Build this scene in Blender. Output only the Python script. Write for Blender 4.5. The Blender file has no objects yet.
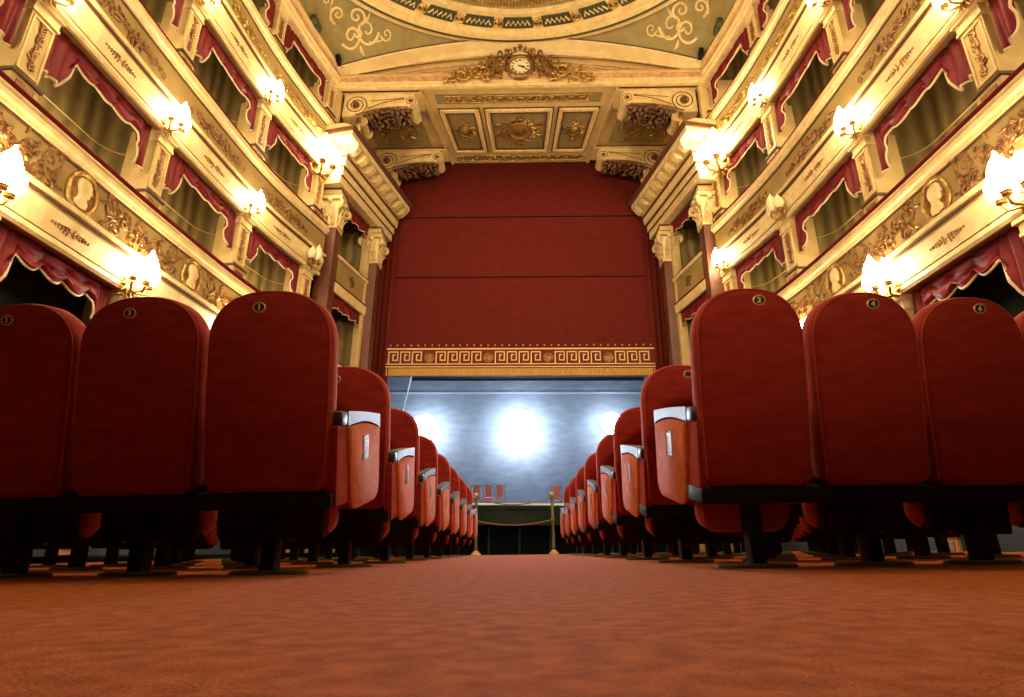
import bpy, math, random
from mathutils import Vector, Matrix
random.seed(7)
S = bpy.context.scene
COL = S.collection
PI = math.pi
sin, cos = math.sin, math.cos

# ------------------------------------------------------------------ materials
def mat(name, col, rough=0.6, metal=0.0, emit=None, estr=0.0, sheen=0.0, noise=None, bump=None, spec=0.5):
    m = bpy.data.materials.new(name); m.use_nodes = True
    nt = m.node_tree; b = nt.nodes['Principled BSDF']
    b.inputs['Base Color'].default_value = (*col, 1); b.inputs['Roughness'].default_value = rough
    b.inputs['Metallic'].default_value = metal; b.inputs['Specular IOR Level'].default_value = spec
    if sheen: b.inputs['Sheen Weight'].default_value = sheen; b.inputs['Sheen Tint'].default_value = (*[min(1, c*2.2+.1) for c in col], 1); b.inputs['Sheen Roughness'].default_value = .4
    if emit: b.inputs['Emission Color'].default_value = (*emit, 1); b.inputs['Emission Strength'].default_value = estr
    tc = None
    def coord():
        nonlocal tc
        if tc is None: tc = nt.nodes.new('ShaderNodeTexCoord')
        return tc.outputs['Object']
    if noise:      # (second colour, scale, stretch, detail)
        c2, sc, st, det = noise
        mp = nt.nodes.new('ShaderNodeMapping'); mp.inputs['Scale'].default_value = st; nt.links.new(coord(), mp.inputs[0])
        n = nt.nodes.new('ShaderNodeTexNoise'); n.inputs['Scale'].default_value = sc; n.inputs['Detail'].default_value = det
        nt.links.new(mp.outputs[0], n.inputs['Vector'])
        r = nt.nodes.new('ShaderNodeValToRGB'); r.color_ramp.elements[0].position = .35; r.color_ramp.elements[1].position = .68
        r.color_ramp.elements[0].color = (*col, 1); r.color_ramp.elements[1].color = (*c2, 1)
        nt.links.new(n.outputs['Fac'], r.inputs[0]); nt.links.new(r.outputs[0], b.inputs['Base Color'])
    if bump:       # (scale, strength, distance)
        n = nt.nodes.new('ShaderNodeTexNoise'); n.inputs['Scale'].default_value = bump[0]; n.inputs['Detail'].default_value = 4
        nt.links.new(coord(), n.inputs['Vector'])
        bp = nt.nodes.new('ShaderNodeBump'); bp.inputs['Strength'].default_value = bump[1]; bp.inputs['Distance'].default_value = bump[2]
        nt.links.new(n.outputs['Fac'], bp.inputs['Height']); nt.links.new(bp.outputs[0], b.inputs['Normal'])
    return m

M = {}
M['velvet'] = mat('red velvet', (.27, .022, .012), .8, sheen=.6, noise=((.36, .034, .017), 9, (1, 1, 3), 5), bump=(60, .25, .004), spec=.15)
M['piping'] = mat('red velvet piping', (.42, .05, .025), .7, sheen=.6, spec=.2)
M['panel'] = mat('orange red velvet', (.52, .105, .018), .85, noise=((.62, .145, .028), 14, (1, 1, 2), 5), spec=.2)
M['carpet'] = mat('orange red carpet', (.32, .078, .018), .95, noise=((.50, .135, .034), 30, (1, 1, 1), 10), bump=(260, .9, .006), spec=.1)
M['black'] = mat('black painted steel', (.006, .005, .006), .55, spec=.2)
M['armsteel'] = mat('brushed blue grey steel', (.13, .165, .23), .5, .4, noise=((.08, .11, .17), 20, (1, 6, 1), 4))
M['plastic'] = mat('black plastic', (.02, .022, .028), .4)
M['brassdark'] = mat('worn brass foot plate', (.16, .14, .05), .5, .5)
M['brass'] = mat('polished brass', (.70, .48, .18), .4, .5)
M['ivory'] = mat('ivory plate', (.42, .28, .10), .6, noise=((.25, .13, .04), 60, (1, 1, 1), 3))
M['disc'] = mat('dark bronze disc', (.05, .02, .012), .4, .4)
M['rope'] = mat('brown rope', (.20, .09, .04), .8)
M['cream'] = mat('cream painted plaster', (.66, .48, .21), .42, noise=((.55, .38, .15), 3, (1, 1, 1), 6), bump=(30, .1, .01))
M['creamlt'] = mat('pale cream moulding', (.80, .63, .33), .35, noise=((.66, .48, .21), 6, (1, 1, 1), 4))
M['panelpaint'] = mat('buff parapet panel', (.36, .25, .09), .4, noise=((.28, .185, .06), 2.5, (1, 1, 1), 6))
M['gold'] = mat('burnished gilding', (.66, .43, .14), .28, .8, noise=((.26, .13, .035), 14, (1, 1, 1), 4), bump=(40, .5, .02))
M['goldbr'] = mat('reddish gilding', (.40, .21, .075), .32, .7, noise=((.16, .07, .03), 12, (1, 1, 1), 4), bump=(40, .5, .02))
M['brown'] = mat('dark brown painted groove', (.10, .035, .015), .55)
M['frieze'] = mat('rosy gilt frieze', (.52, .25, .13), .5, .2, noise=((.70, .48, .26), 9, (1, 1, 1), 6), bump=(16, .8, .03))
M['olive'] = mat('olive painted ceiling field', (.235, .175, .062), .7, noise=((.30, .225, .085), 4, (1, 1, 1), 6))
M['darkgreen'] = mat('dark green painted plaque', (.045, .05, .025), .6)
M['marble'] = mat('red brown marble', (.095, .022, .012), .45, noise=((.17, .055, .026), 3, (1, 1, .5), 8))
M['drape'] = mat('crimson drape', (.13, .004, .008), .6, sheen=.25, noise=((.19, .007, .011), 4, (1, 1, 1), 4), spec=.25)
M['trimc'] = mat('cream drape trim', (.62, .48, .28), .7)
M['curtain'] = mat('dark red house curtain', (.105, .009, .006), .8, noise=((.135, .014, .008), 3, (1, 1, 4), 6), bump=(80, .2, .01), spec=.15)
M['embroid'] = mat('gold embroidery', (.78, .52, .22), .55, .15)
M['fringe'] = mat('gold fringe', (.58, .35, .09), .7, noise=((.40, .22, .05), 30, (8, 1, .3), 3))
M['hemred'] = mat('deep red hem band', (.14, .012, .008), .8)
M['rail'] = mat('dark red velvet rail', (.12, .004, .006), .85, sheen=.2, spec=.1)
M['stage'] = mat('grey blue stage floor', (.20, .24, .28), .35, noise=((.27, .32, .37), 2, (1, 1, 1), 5))
M['stagelip'] = mat('stage edge pale as if lit', (.75, .95, 1.0), .4)  # pale blue-white colour stands for light catching the stage edge
M['stagefront'] = mat('dark green stage apron front', (.016, .026, .025), .85, spec=.05, noise=((.028, .042, .038), 3, (1, 1, 1), 3))
M['pit'] = mat('black pit', (.003, .006, .008), .9, spec=.05)
M['backdrop'] = mat('blue grey backcloth', (.085, .115, .150), .75, noise=((.125, .16, .20), 1.2, (1, 1, 3), 8))
M['backseam'] = mat('pale backcloth seam', (.2, .245, .30), .7)
M['dark'] = mat('black masking cloth', (.01, .014, .02), .9)
M['redwood'] = mat('red stage chair velvet', (.55, .13, .08), .7)
M['chrome'] = mat('chrome tube', (.6, .65, .7), .25, .9)
M['cable'] = mat('white cable', (.85, .88, .9), .5)
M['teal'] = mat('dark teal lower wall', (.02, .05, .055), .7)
M['leafbrown'] = mat('brown gilt leaf', (.17, .075, .03), .4, .3, noise=((.08, .03, .012), 12, (1, 1, 1), 4), bump=(30, .5, .02))
M['dial'] = mat('ivory clock dial', (.85, .74, .48), .4)
M['shell'] = mat('maroon darkened as seat shade', (.03, .003, .003), .9, spec=.1)  # near-black maroon, shade under the seats put into the colour
M['ink'] = mat('black enamel', (.015, .012, .01), .4)
M['glow'] = mat('glowing frosted glass', (1, .85, .6), .3, emit=(1, .80, .48), estr=38)
M['flood'] = mat('glowing floodlight lens', (1, 1, 1), .3, emit=(.86, .90, 1), estr=160)
M['unlit'] = mat('unlit frosted glass', (.8, .68, .42), .3)

def wallpaper():   # olive striped damask with broad vertical folds
    m = bpy.data.materials.new('olive striped box hanging'); m.use_nodes = True
    nt = m.node_tree; b = nt.nodes['Principled BSDF']; b.inputs['Roughness'].default_value = .75
    uv = nt.nodes.new('ShaderNodeUVMap'); uv.uv_map = 'UVMap'
    sp = nt.nodes.new('ShaderNodeSeparateXYZ'); nt.links.new(uv.outputs[0], sp.inputs[0])
    mu = nt.nodes.new('ShaderNodeMath'); mu.operation = 'MULTIPLY'; mu.inputs[1].default_value = 2*PI*3.1; nt.links.new(sp.outputs[0], mu.inputs[0])
    nz = nt.nodes.new('ShaderNodeTexNoise'); nz.inputs['Scale'].default_value = 1.5; nt.links.new(uv.outputs[0], nz.inputs['Vector'])
    ad = nt.nodes.new('ShaderNodeMath'); ad.operation = 'MULTIPLY_ADD'; ad.inputs[1].default_value = 5; nt.links.new(nz.outputs['Fac'], ad.inputs[0]); nt.links.new(mu.outputs[0], ad.inputs[2])
    sn = nt.nodes.new('ShaderNodeMath'); sn.operation = 'SINE'; nt.links.new(ad.outputs[0], sn.inputs[0])
    r = nt.nodes.new('ShaderNodeValToRGB'); nt.links.new(sn.outputs[0], r.inputs[0])
    mr = nt.nodes.new('ShaderNodeMapRange'); mr.inputs[1].default_value = -1; mr.inputs[2].default_value = 1; nt.links.new(sn.outputs[0], mr.inputs[0]); nt.links.new(mr.outputs[0], r.inputs[0])
    e = r.color_ramp.elements; e[0].position = .05; e[1].position = .8; e[0].color = (.20, .14, .045, 1); e[1].color = (.31, .225, .08, 1)
    nt.links.new(r.outputs[0], b.inputs['Base Color'])
    bp = nt.nodes.new('ShaderNodeBump'); bp.inputs['Strength'].default_value = .6; bp.inputs['Distance'].default_value = .05
    nt.links.new(mr.outputs[0], bp.inputs['Height']); nt.links.new(bp.outputs[0], b.inputs['Normal'])
    return m
M['paper'] = wallpaper()

# ------------------------------------------------------------------ mesh builder
class MB:
    def __init__(s): s.v = []; s.f = []; s.mi = []; s.uv = {}
    def add(s, vs, fs, mi=0):
        o = len(s.v); s.v += [Vector(v) for v in vs]
        for f in fs: s.f.append([o+i for i in f]); s.mi.append(mi)
        return o
    def box(s, x0, x1, y0, y1, z0, z1, mi=0, fn=None):
        vs = [(x, y, z) for x in (x0, x1) for y in (y0, y1) for z in (z0, z1)]
        if fn: vs = [fn(*v) for v in vs]
        s.add(vs, [(0, 1, 3, 2), (4, 6, 7, 5), (0, 4, 5, 1), (2, 3, 7, 6), (0, 2, 6, 4), (1, 5, 7, 3)], mi)
    def bbox(s, x0, x1, y0, y1, z0, z1, b=.01, mi=0, fn=None):   # box with chamfered edges
        import bmesh
        bm = bmesh.new(); bmesh.ops.create_cube(bm, size=1)
        for v in bm.verts: v.co = Vector(((x0+x1)/2+v.co.x*(x1-x0), (y0+y1)/2+v.co.y*(y1-y0), (z0+z1)/2+v.co.z*(z1-z0)))
        bmesh.ops.bevel(bm, geom=bm.edges[:], offset=b, segments=2, affect='EDGES', profile=.6)
        bm.verts.index_update()
        vs = [v.co.copy() for v in bm.verts]
        if fn: vs = [fn(*v) for v in vs]
        s.add(vs, [[v.index for v in f.verts] for f in bm.faces], mi); bm.free()
    def rings(s, rings, closed=True, cap=True, mi=0):
        n = len(rings[0]); o = len(s.v)
        for r in rings: s.v += [Vector(p) for p in r]
        for i in range(len(rings)-1):
            for j in range(n if closed else n-1):
                k = (j+1) % n
                s.f.append([o+i*n+j, o+i*n+k, o+(i+1)*n+k, o+(i+1)*n+j]); s.mi.append(mi)
        if cap and closed:
            s.f.append([o+j for j in range(n)][::-1]); s.mi.append(mi)
            s.f.append([o+(len(rings)-1)*n+j for j in range(n)]); s.mi.append(mi)
    def tube(s, pts, rad, n=6, mi=0, up=None, flat=1.0):
        pts = [Vector(p) for p in pts]; L = len(pts)
        if not hasattr(rad, '__len__'): rad = [rad]*L
        rs = []; ref = Vector(up) if up else None
        for i, p in enumerate(pts):
            t = (pts[min(i+1, L-1)]-pts[max(i-1, 0)])
            if t.length < 1e-9: t = Vector((0, 0, 1))
            t.normalize()
            if up is None:
                if ref is None: ref = Vector((0, 0, 1)) if abs(t.z) < .9 else Vector((1, 0, 0))
                a = t.cross(ref)
                if a.length < 1e-3: a = t.cross(Vector((1, .3, 0)))
                a.normalize(); b = a.cross(t).normalized(); ref = b
            else:
                a = t.cross(ref)
                if a.length < 1e-3: a = t.orthogonal()
                a.normalize(); b = a.cross(t).normalized()
            rs.append([p + (a*cos(q)+b*sin(q)*flat)*rad[i] for q in [2*PI*k/n for k in range(n)]])
        s.rings(rs, mi=mi)
    def cyl(s, p0, p1, r0, r1=None, n=20, mi=0):
        s.tube([p0, p1], [r0, r0 if r1 is None else r1], n, mi)
    def lathe(s, prof, c=(0, 0, 0), n=20, mi=0, axis='z', sc=(1, 1)):
        rs = []
        for r, h in prof:
            ring = []
            for k in range(n):
                q = 2*PI*k/n; a, b = r*cos(q)*sc[0], r*sin(q)*sc[1]
                if axis == 'z': p = (c[0]+a, c[1]+b, c[2]+h)
                elif axis == 'y': p = (c[0]+a, c[1]+h, c[2]+b)
                else: p = (c[0]+h, c[1]+a, c[2]+b)
                ring.append(p)
            rs.append(ring)
        s.rings(rs, mi=mi)
    def ball(s, c, r, n=10, m=7, mi=0, sc=(1, 1, 1)):
        rs = []
        for i in range(1, m):
            q = PI*i/m
            rs.append([(c[0]+r*sc[0]*sin(q)*cos(2*PI*k/n), c[1]+r*sc[1]*sin(q)*sin(2*PI*k/n), c[2]+r*sc[2]*cos(q)) for k in range(n)])
        s.rings(rs, mi=mi)
    def prism(s, poly, fn, d0, d1, mi=0):   # poly of (a,b), fn(a,b,d)->xyz
        n = len(poly); s.rings([[fn(a, b, d0) for a, b in poly], [fn(a, b, d1) for a, b in poly]], mi=mi)

PIV = {}
def fixn(me):
    import bmesh
    bm = bmesh.new(); bm.from_mesh(me); bmesh.ops.recalc_face_normals(bm, faces=bm.faces[:]); bm.to_mesh(me); bm.free()
def mesh(name, mb, mats, piv=Vector((0, 0, 0)), smooth=None):
    me = bpy.data.meshes.new(name); me.from_pydata([tuple(v-piv) for v in mb.v], [], mb.f)
    if not isinstance(mats, (list, tuple)): mats = [mats]
    for m in mats: me.materials.append(M[m])
    me.polygons.foreach_set('material_index', mb.mi)
    fixn(me)
    if smooth:
        me.polygons.foreach_set('use_smooth', [True]*len(me.polygons))
        me.set_sharp_from_angle(angle=math.radians(smooth))
    return me

# building frame -> world frame (the hall floor and seats are level in world, the hall axis turns a little off the aisle)
CH = .075
BF = Matrix.Translation((0, 0, CH)) @ Matrix.Rotation(math.radians(-.9), 4, 'Z') @ Matrix.Rotation(math.radians(1.1), 4, 'Y') @ Matrix.Scale(.8, 4)
ID = Matrix.Identity(4)

def setp(o, label=None, cat=None, group=None, kind=None):
    if label: o['label'] = label
    if cat: o['category'] = cat
    if group: o['group'] = group
    if kind: o['kind'] = kind
    return o
def thing(name, label, cat, piv=(0, 0, 0), group=None, F=BF):
    o = bpy.data.objects.new(name, None); COL.objects.link(o); o.empty_display_size = .2
    o.matrix_world = F @ Matrix.Translation(piv); PIV[o.name] = Vector(piv)
    return setp(o, label, cat, group)
def part(name, mb, mats, parent, smooth=40, label=None, kind=None):
    piv = PIV[parent.name]
    o = bpy.data.objects.new(name, mesh(name, mb, mats, piv, smooth)); COL.objects.link(o)
    o.parent = parent; PIV[o.name] = piv
    return setp(o, label, None, None, kind)
def solo(name, mb, mats, label, cat, piv=(0, 0, 0), group=None, F=BF, smooth=40, kind=None):
    o = bpy.data.objects.new(name, mesh(name, mb, mats, Vector(piv), smooth)); COL.objects.link(o)
    o.matrix_world = F @ Matrix.Translation(piv); PIV[o.name] = Vector(piv)
    return setp(o, label, cat, group, kind)
def struct(name, mb, mats, F=BF, smooth=40):
    return solo(name, mb, mats, None, None, F=F, smooth=smooth, kind='structure')
def dup(root, matrix, label=None, group=None):
    def cp(o, par):
        c = o.copy(); COL.objects.link(c); PIV[c.name] = PIV[o.name]
        if par is not None: c.parent = par
        for ch in list(o.children): cp(ch, c)
        return c
    r = cp(root, None); r.matrix_world = matrix; PIV[r.name] = PIV[root.name]
    if label: r['label'] = label
    if group: r['group'] = group
    return r

# ------------------------------------------------------------------ camera
def campose():
    p, yw, rl = map(math.radians, (19.167, -1.721, .385))
    fw = Vector((sin(yw)*cos(p), cos(yw)*cos(p), sin(p))); rt = Vector((cos(yw), -sin(yw), 0)); up = rt.cross(fw)
    r2 = rt*cos(rl)+up*sin(rl); u2 = up*cos(rl)-rt*sin(rl)
    m = Matrix((r2, u2, -fw)).transposed().to_4x4()
    R = Matrix.Rotation(math.radians(-.9), 4, 'Z') @ Matrix.Rotation(math.radians(1.1), 4, 'Y')
    return Matrix.Translation((0, 0, CH)) @ R @ m
cd = bpy.data.cameras.new('camera'); co = bpy.data.objects.new('camera', cd); COL.objects.link(co)
cd.sensor_width = 36; cd.lens = 579.25/1024*36; cd.clip_start = .02; cd.clip_end = 200
co.matrix_world = campose(); S.camera = co

# ------------------------------------------------------------------ floor, pit (world frame)
b = MB(); b.box(-6.2, 6.2, -4, 10.75, -.25, 0); struct('floor', b, 'carpet', F=ID)
b = MB(); b.box(-6.2, 6.2, 10.75, 12.42, -1.5, -1.3); b.box(-6.2, 6.2, 10.74, 10.76, -1.5, -.26); struct('floor_pit', b, 'pit', F=ID)

# ------------------------------------------------------------------ seats (world frame)
AL = math.radians(11.5); Z0 = .285
def tf(x, f, u): return (x, f*cos(AL)-u*sin(AL), Z0+f*sin(AL)+u*cos(AL))
def back_outline(w, h, n=14):
    pts = []; hw = w/2; ry = .21; rx = hw
    pts.append((-hw*.955+.03, 0)); pts.append((-hw*.955, .03))
    for i in range(1, 5): pts.append((-hw*(.955+.045*min(1, i/3)), .03+(h-ry-.03)*i/5))
    for i in range(n*2+1):
        q = PI - PI*i/(n*2); c = cos(q); s_ = sin(q); e = 2/2.3
        pts.append((math.copysign(abs(c)**e, c)*rx, h-ry+abs(s_)**e*ry))
    for i in range(4, 0, -1): pts.append((hw*(.955+.045*min(1, i/3)), .03+(h-ry-.03)*i/5))
    pts.append((hw*.955, .03)); pts.append((hw*.955-.03, 0))
    return pts
def inset(pts, d):
    n = len(pts); out = []
    for i in range(n):
        a = Vector(pts[i-1]); c = Vector(pts[(i+1) % n]); t = (c-a).normalized(); nn = Vector((t.y, -t.x))
        out.append((pts[i][0]+nn.x*d, pts[i][1]+nn.y*d))
    return out
def make_seat(name, W, side, aisle):
    """side: +1 when the aisle lies at +x of the seat. Origin on the floor under the rear lower edge of the backrest."""
    t = thing(name, 'tmp', 'theatre seat', F=ID)
    o = back_outline(W, .773 if W > .45 else .755)
    b = MB(); rs = []
    for ins, d in ((.030, -.002), (.026, -.001), (.020, .002), (.007, .012), (0, .03), (0, .085), (.008, .108), (.022, .124), (.030, .13)):
        rs.append([tf(x, d, u) for x, u in inset(o, ins)])
    b.rings(rs); bk = part('backrest', b, 'velvet', t)
    b = MB(); pp = [tf(x, .008, u) for x, u in inset(o, .009)][1:-1]
    b.tube(pp, .0035, 6); part('piping', b, 'piping', bk)
    b = MB(); c = (-side*.040, 0, .70)
    cx, cy, cz = tf(c[0], -.002, .700)
    def dm(a, bb, d): return tf(c[0]+a, -d, .700+bb)
    ring = lambda r, d: [dm(r*1.4*cos(2*PI*k/24), r*1.15*sin(2*PI*k/24), d) for k in range(24)]
    b.rings([ring(.019, -.002), ring(.0185, .004), ring(.0165, .006), ring(.0145, .006), ring(.0135, .003)])
    nb = part('number_plate', b, ['brass'], bk)
    b = MB(); b.rings([ring(.0140, .0015), ring(.0140, .0036)]); part('plate_face', b, 'disc', t)
    # folded seat cushion hanging in front of the backrest
    b = MB(); cw = W/2-.03; prof = []
    for ins, d in ((.04, .135), (.012, .145), (0, .17), (0, .225), (.012, .255), (.04, .265)):
        pts = []
        for (sx, sz) in ((-1, -1), (1, -1), (1, 1), (-1, 1)):
            rr = .07 if sz < 0 else .03
            q0 = {(-1, -1): PI, (1, -1): 1.5*PI, (1, 1): 0, (-1, 1): .5*PI}[(sx, sz)]
            for k in range(6):
                q = q0+PI/2*k/5
                pts.append(tf(sx*(cw-rr)+cos(q)*(rr-ins), d+.02, (.04+sz*(.235-rr))+sin(q)*(rr-ins)))
        prof.append(pts)
    b.rings(prof); part('seat_cushion', b, 'velvet', t)
    b = MB(); b.bbox(-cw+.022, cw-.022, .118, .20, -.188, .2, .012, fn=tf); part('seat_shade', b, 'shell', t)  # added dark sheet behind the cushion, stands for shade under the seat
    # frame below the backrest
    b = MB(); b.bbox(-W/2-.012, W/2+.012, .0, .25, -.062, -.005, .008, fn=tf); part('seat_frame', b, 'black', t)
    b = MB(); b.bbox(-.028, .028, .11, .18, .012, .24, .008)
    lg = part('pedestal_leg', b, 'black', t)
    b = MB(); b.lathe([(.001, .0), (1, .0), (1, .010), (.93, .015), (.25, .017)], (0, .145, 0), 28, sc=(.150, .07)); part('foot_plate', b, 'brassdark', lg)
    for sd in ((side,) if aisle else ()) + (-side,):
        ax = sd*(W/2-.014+(.016 if W > .45 and aisle and sd == side else 0))
        b = MB()
        if aisle and sd == side:
            b.bbox(ax-.022, ax+.022, .03, .655, -.06, .245, .01, fn=tf)
        else:
            b.bbox(ax-.012, ax+.012, .05, .60, .02, .245, .008, fn=tf)
        sup = part('arm_support', b, 'velvet', t)
        b = MB(); wd = .030 if (aisle and sd == side) else .017
        # arm pad: black rear end
        b.bbox(ax-wd, ax+wd, .055, .135 if aisle and sd == side else .56, .243, .300, .012, fn=tf)
        part('arm_rest', b, 'plastic', t)
        if aisle and sd == side:
            b = MB(); pts = []
            N = 14; f0, f1 = .135, .672
            for k in range(N+1): a = k/N; pts.append((f0+(f1-f0)*a, .302+.004*sin(PI*a)))
            for k in range(N+1): a = 1-k/N; pts.append((f0+(f1-f0)*a, .243+.022*sin(PI*a)-.012*(a > .97)))
            xo = ax+side*.031
            b.prism(pts, lambda a, c_, d: tf(d, a, c_), ax-.03*side, xo)
            part('arm_plate', b, 'armsteel', t, label='blue grey metal armrest cap')
            b = MB(); pts = []
            top = [(f0+.006+(f1-.02-f0)*k/10, .236+.020*sin(PI*k/10)) for k in range(11)]
            r = .085; q1, q2 = .185, .652
            bot = [(q2-r+r*cos(-PI/2*k/7), -.095+r+r*sin(-PI/2*k/7)) for k in range(8)]+[(q1+r-r*sin(PI/2*k/7), -.095+r-r*cos(PI/2*k/7)) for k in range(8)]
            pts = top+bot
            b.rings([[tf(ax+side*.020, a, c_) for a, c_ in pts], [tf(ax+side*.030, a, c_) for a, c_ in pts], [tf(ax+side*.034, a, c_) for a, c_ in inset(pts[::-1], -.006)[::-1]]])
            pn = part('side_panel', b, 'panel', t, label='orange red velvet aisle end panel')
            b = MB(); b.bbox(ax+side*.033, ax+side*.037, .345, .435, .098, .205, .0015, fn=tf)
            pl = part('row_label', b, 'ivory', pn)
            b = MB()
            for (g0, g1, h0, h1) in ((.362, .418, .183, .193), (.372, .382, .12, .176), (.398, .408, .12, .176), (.362, .418, .108, .116)):
                b.box(ax+side*.0365, ax+side*.0378, g0, g1, h0, h1, fn=tf)
            part('label_frame', b, 'disc', pl)
    return t

ROWP = .99
ORD = ['first', 'second', 'third', 'fourth', 'fifth', 'sixth', 'seventh', 'eighth', 'ninth']
def text_mesh(txt, size, depth, fn, name, material, parent, bold=0):
    cu = bpy.data.curves.new(name, 'FONT'); cu.body = txt; cu.size = size; cu.extrude = 0; cu.align_x = 'CENTER'; cu.align_y = 'CENTER'; cu.offset = bold; cu.resolution_u = 3
    ob = bpy.data.objects.new(name, cu); COL.objects.link(ob)
    dg = bpy.context.evaluated_depsgraph_get(); me = bpy.data.meshes.new_from_object(ob.evaluated_get(dg))
    bpy.data.objects.remove(ob); bpy.data.curves.remove(cu)
    mb = MB(); o = len(mb.v); vs = [v.co.copy() for v in me.vertices]
    mb.add([fn(v.x, v.y, depth) for v in vs], [list(p.vertices) for p in me.polygons])
    mb.add([fn(v.x, v.y, depth*.3) for v in vs], [list(p.vertices) for p in me.polygons])
    bpy.data.meshes.remove(me)
    return part(name, mb, material, parent, smooth=None) if parent else mb

protos = {}; FRONT = []
for sd, W, xa, pitch, nm in ((1, .482, .934, .522, 'left'), (-1, .418, .908, .468, 'right')):
    for aisle in (True, False):
        protos[(sd, aisle)] = make_seat('theatre_seat', W, sd, aisle)
    used = {True: False, False: False}
    for r in range(8):
        n = [4, 5, 6, 6, 6, 6, 6, 6][r] if sd == 1 else [4, 5, 6, 7, 7, 7, 7, 7][r]
        for k in range(n):
            al = (k == 0)
            x = -sd*(xa+pitch*k); y = 2.185+(0 if nm == 'left' else .01)+ROWP*r+(.045 if k else 0)*0+(.030 if sd == 1 else .050)*k+.006*k*k
            x += -.004*(y)*0 - .012
            rot = Matrix.Rotation(sd*math.radians(-1.2*k if sd == 1 else 0), 4, 'Z')
            mw = Matrix.Translation((x, y, 0)) @ (rot if k else ID)
            lab = '%s velvet tip-up seat, %s row from the camera, %s block of the aisle' % (
                ('red aisle-end' if al else 'red'), ORD[r], nm)
            if not al: lab = 'red velvet tip-up seat, %s from the aisle in the %s row, %s block' % (ORD[k], ORD[r], nm)
            p = protos[(sd, al)]
            if not used[al]:
                used[al] = True; p.matrix_world = mw; o = p; o['label'] = lab
            else: o = dup(p, mw, lab)
            o['group'] = '%s block of theatre seats' % nm
            if r == 0: FRONT.append((o, sd, k))
for o, sd, k in FRONT:
    if k == 0 and sd == -1:
        for c in [c for c in o.children if c.name.startswith('seat_shade')]: bpy.data.objects.remove(c)
    num = 1+2*k if sd == 1 else 2+2*k; c0 = -sd*.040
    plate = [c for c in o.children if c.name.startswith('plate_face')][0]
    text_mesh('I' if num == 1 else str(num), .031, 1, lambda a, bb, dd: tf(c0+a, -.0038-.0012*dd, .700+bb*.95), 'seat_number', 'creamlt', plate, bold=.0014)

# stanchions and ropes at the pit end of the aisle
def stanchion(x, lab):
    t = thing('rope_stanchion', lab, 'stanchion', (x, 10.38, 0), 'brass rope stanchions at the pit end of the aisle', F=ID)
    b = MB(); b.lathe([(.001, 0), (.085, 0), (.085, .015), (.07, .035), (.05, .045), (.04, .06), (.03, .075)], (x, 10.38, 0), 24); part('base', b, 'brass', t)
    b = MB(); b.lathe([(.026, .07), (.026, .10), (.034, .115), (.026, .13), (.026, .52), (.036, .535), (.036, .575), (.026, .59), (.026, .90), (.04, .915), (.04, .96), (.028, .97)], (x, 10.38, 0), 16); part('post', b, 'brassdark', t)
    b = MB(); b.ball((x, 10.38, .995), .036); part('finial', b, 'brass', t)
    return t
XC = -.008*10.38-.0
stanchion(XC-.655, 'brass rope stanchion at the pit end of the aisle, left one')
stanchion(XC+.665, 'brass rope stanchion at the pit end of the aisle, right one')
for z, sag, r, lab in ((.555, .075, .012, 'brown rope sagging between the two stanchions, lower one'), (.935, .115, .009, 'brown rope sagging between the two stanchions, upper one')):
    b = MB(); b.tube([(XC-.62+1.24*k/20, 10.38, z-sag*(1-(k/10-1)**2)) for k in range(21)], r, 8)
    solo('barrier_rope', b, 'rope', lab, 'rope', (XC, 10.38, z), 'ropes closing the aisle', F=ID)
for sgn in (-1, 1):   # short rope to the side rows
    b = MB(); xs = XC+sgn*.66
    b.tube([(xs+sgn*.035+sgn*.85*k/12, 10.38+.02*k/12, .935-.09*(1-(k/6-1)**2)) for k in range(13)], .009, 8)
    solo('barrier_rope', b, 'rope', 'brown rope running outward from the %s stanchion behind the last row' % ('left' if sgn < 0 else 'right'), 'rope', (xs, 10.38, .9), 'ropes closing the aisle', F=ID)

# ------------------------------------------------------------------ auditorium walls (building frame)
X0 = -.27
VP = [(-2, 5.6, -2.2), (-1, 5.98, .7), (0, 6.12, 3.35), (1, 6.10, 5.99), (2, 6.03, 8.53), (3, 5.827, 11.17), (4, 5.33, 13.575), (5, 4.7, 15.9)]
def W(s, t):
    i = max(1, min(len(VP)-3, int(math.floor(t))+2)); u = t-VP[i][0]
    p = [VP[i-1], VP[i], VP[i+1], VP[i+2]]
    r = []
    for c in (1, 2):
        a, b_, c_, d = (q[c] for q in p)
        r.append(.5*((2*b_)+(-a+c_)*u+(2*a-5*b_+4*c_-d)*u*u+(-a+3*b_-3*c_+d)*u**3))
    asym = {True: .17, False: .17}[s > 0]*s
    return Vector((X0+s*r[0], r[1]+asym, 0))
def Nn(s, t):
    a = W(s, t+.02)-W(s, t-.02); n = Vector((a.y, -a.x, 0)).normalized()
    if n.x*s > 0: n = -n
    return n
def WP(s, t, d, z): p = W(s, t)+Nn(s, t)*d; return Vector((p.x, p.y, z))
def LB(s, k): return (W(s, k+1)-W(s, k)).length
def mapper(s, tc, zc, d0):
    L = LB(s, int(math.floor(tc)))
    return lambda u, v, d: WP(s, tc+u/L, d0+d, zc+v)

TIERS = [('A', 3.76, 5.24), ('B', 6.775, 8.22), ('C', 9.80, 11.40)]
TN = {'A': 'lowest', 'B': 'middle', 'C': 'upper'}
TEND = 4.06
TE = {-1: 4.08, 1: 3.985}
def sweep(s, prof, t0, t1, n, mb=None, mi=0, closed=True):
    b = mb or MB(); b.rings([[WP(s, t0+(t1-t0)*i/n, d, z) for d, z in prof] for i in range(n+1)], closed=closed, mi=mi); return b

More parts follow.
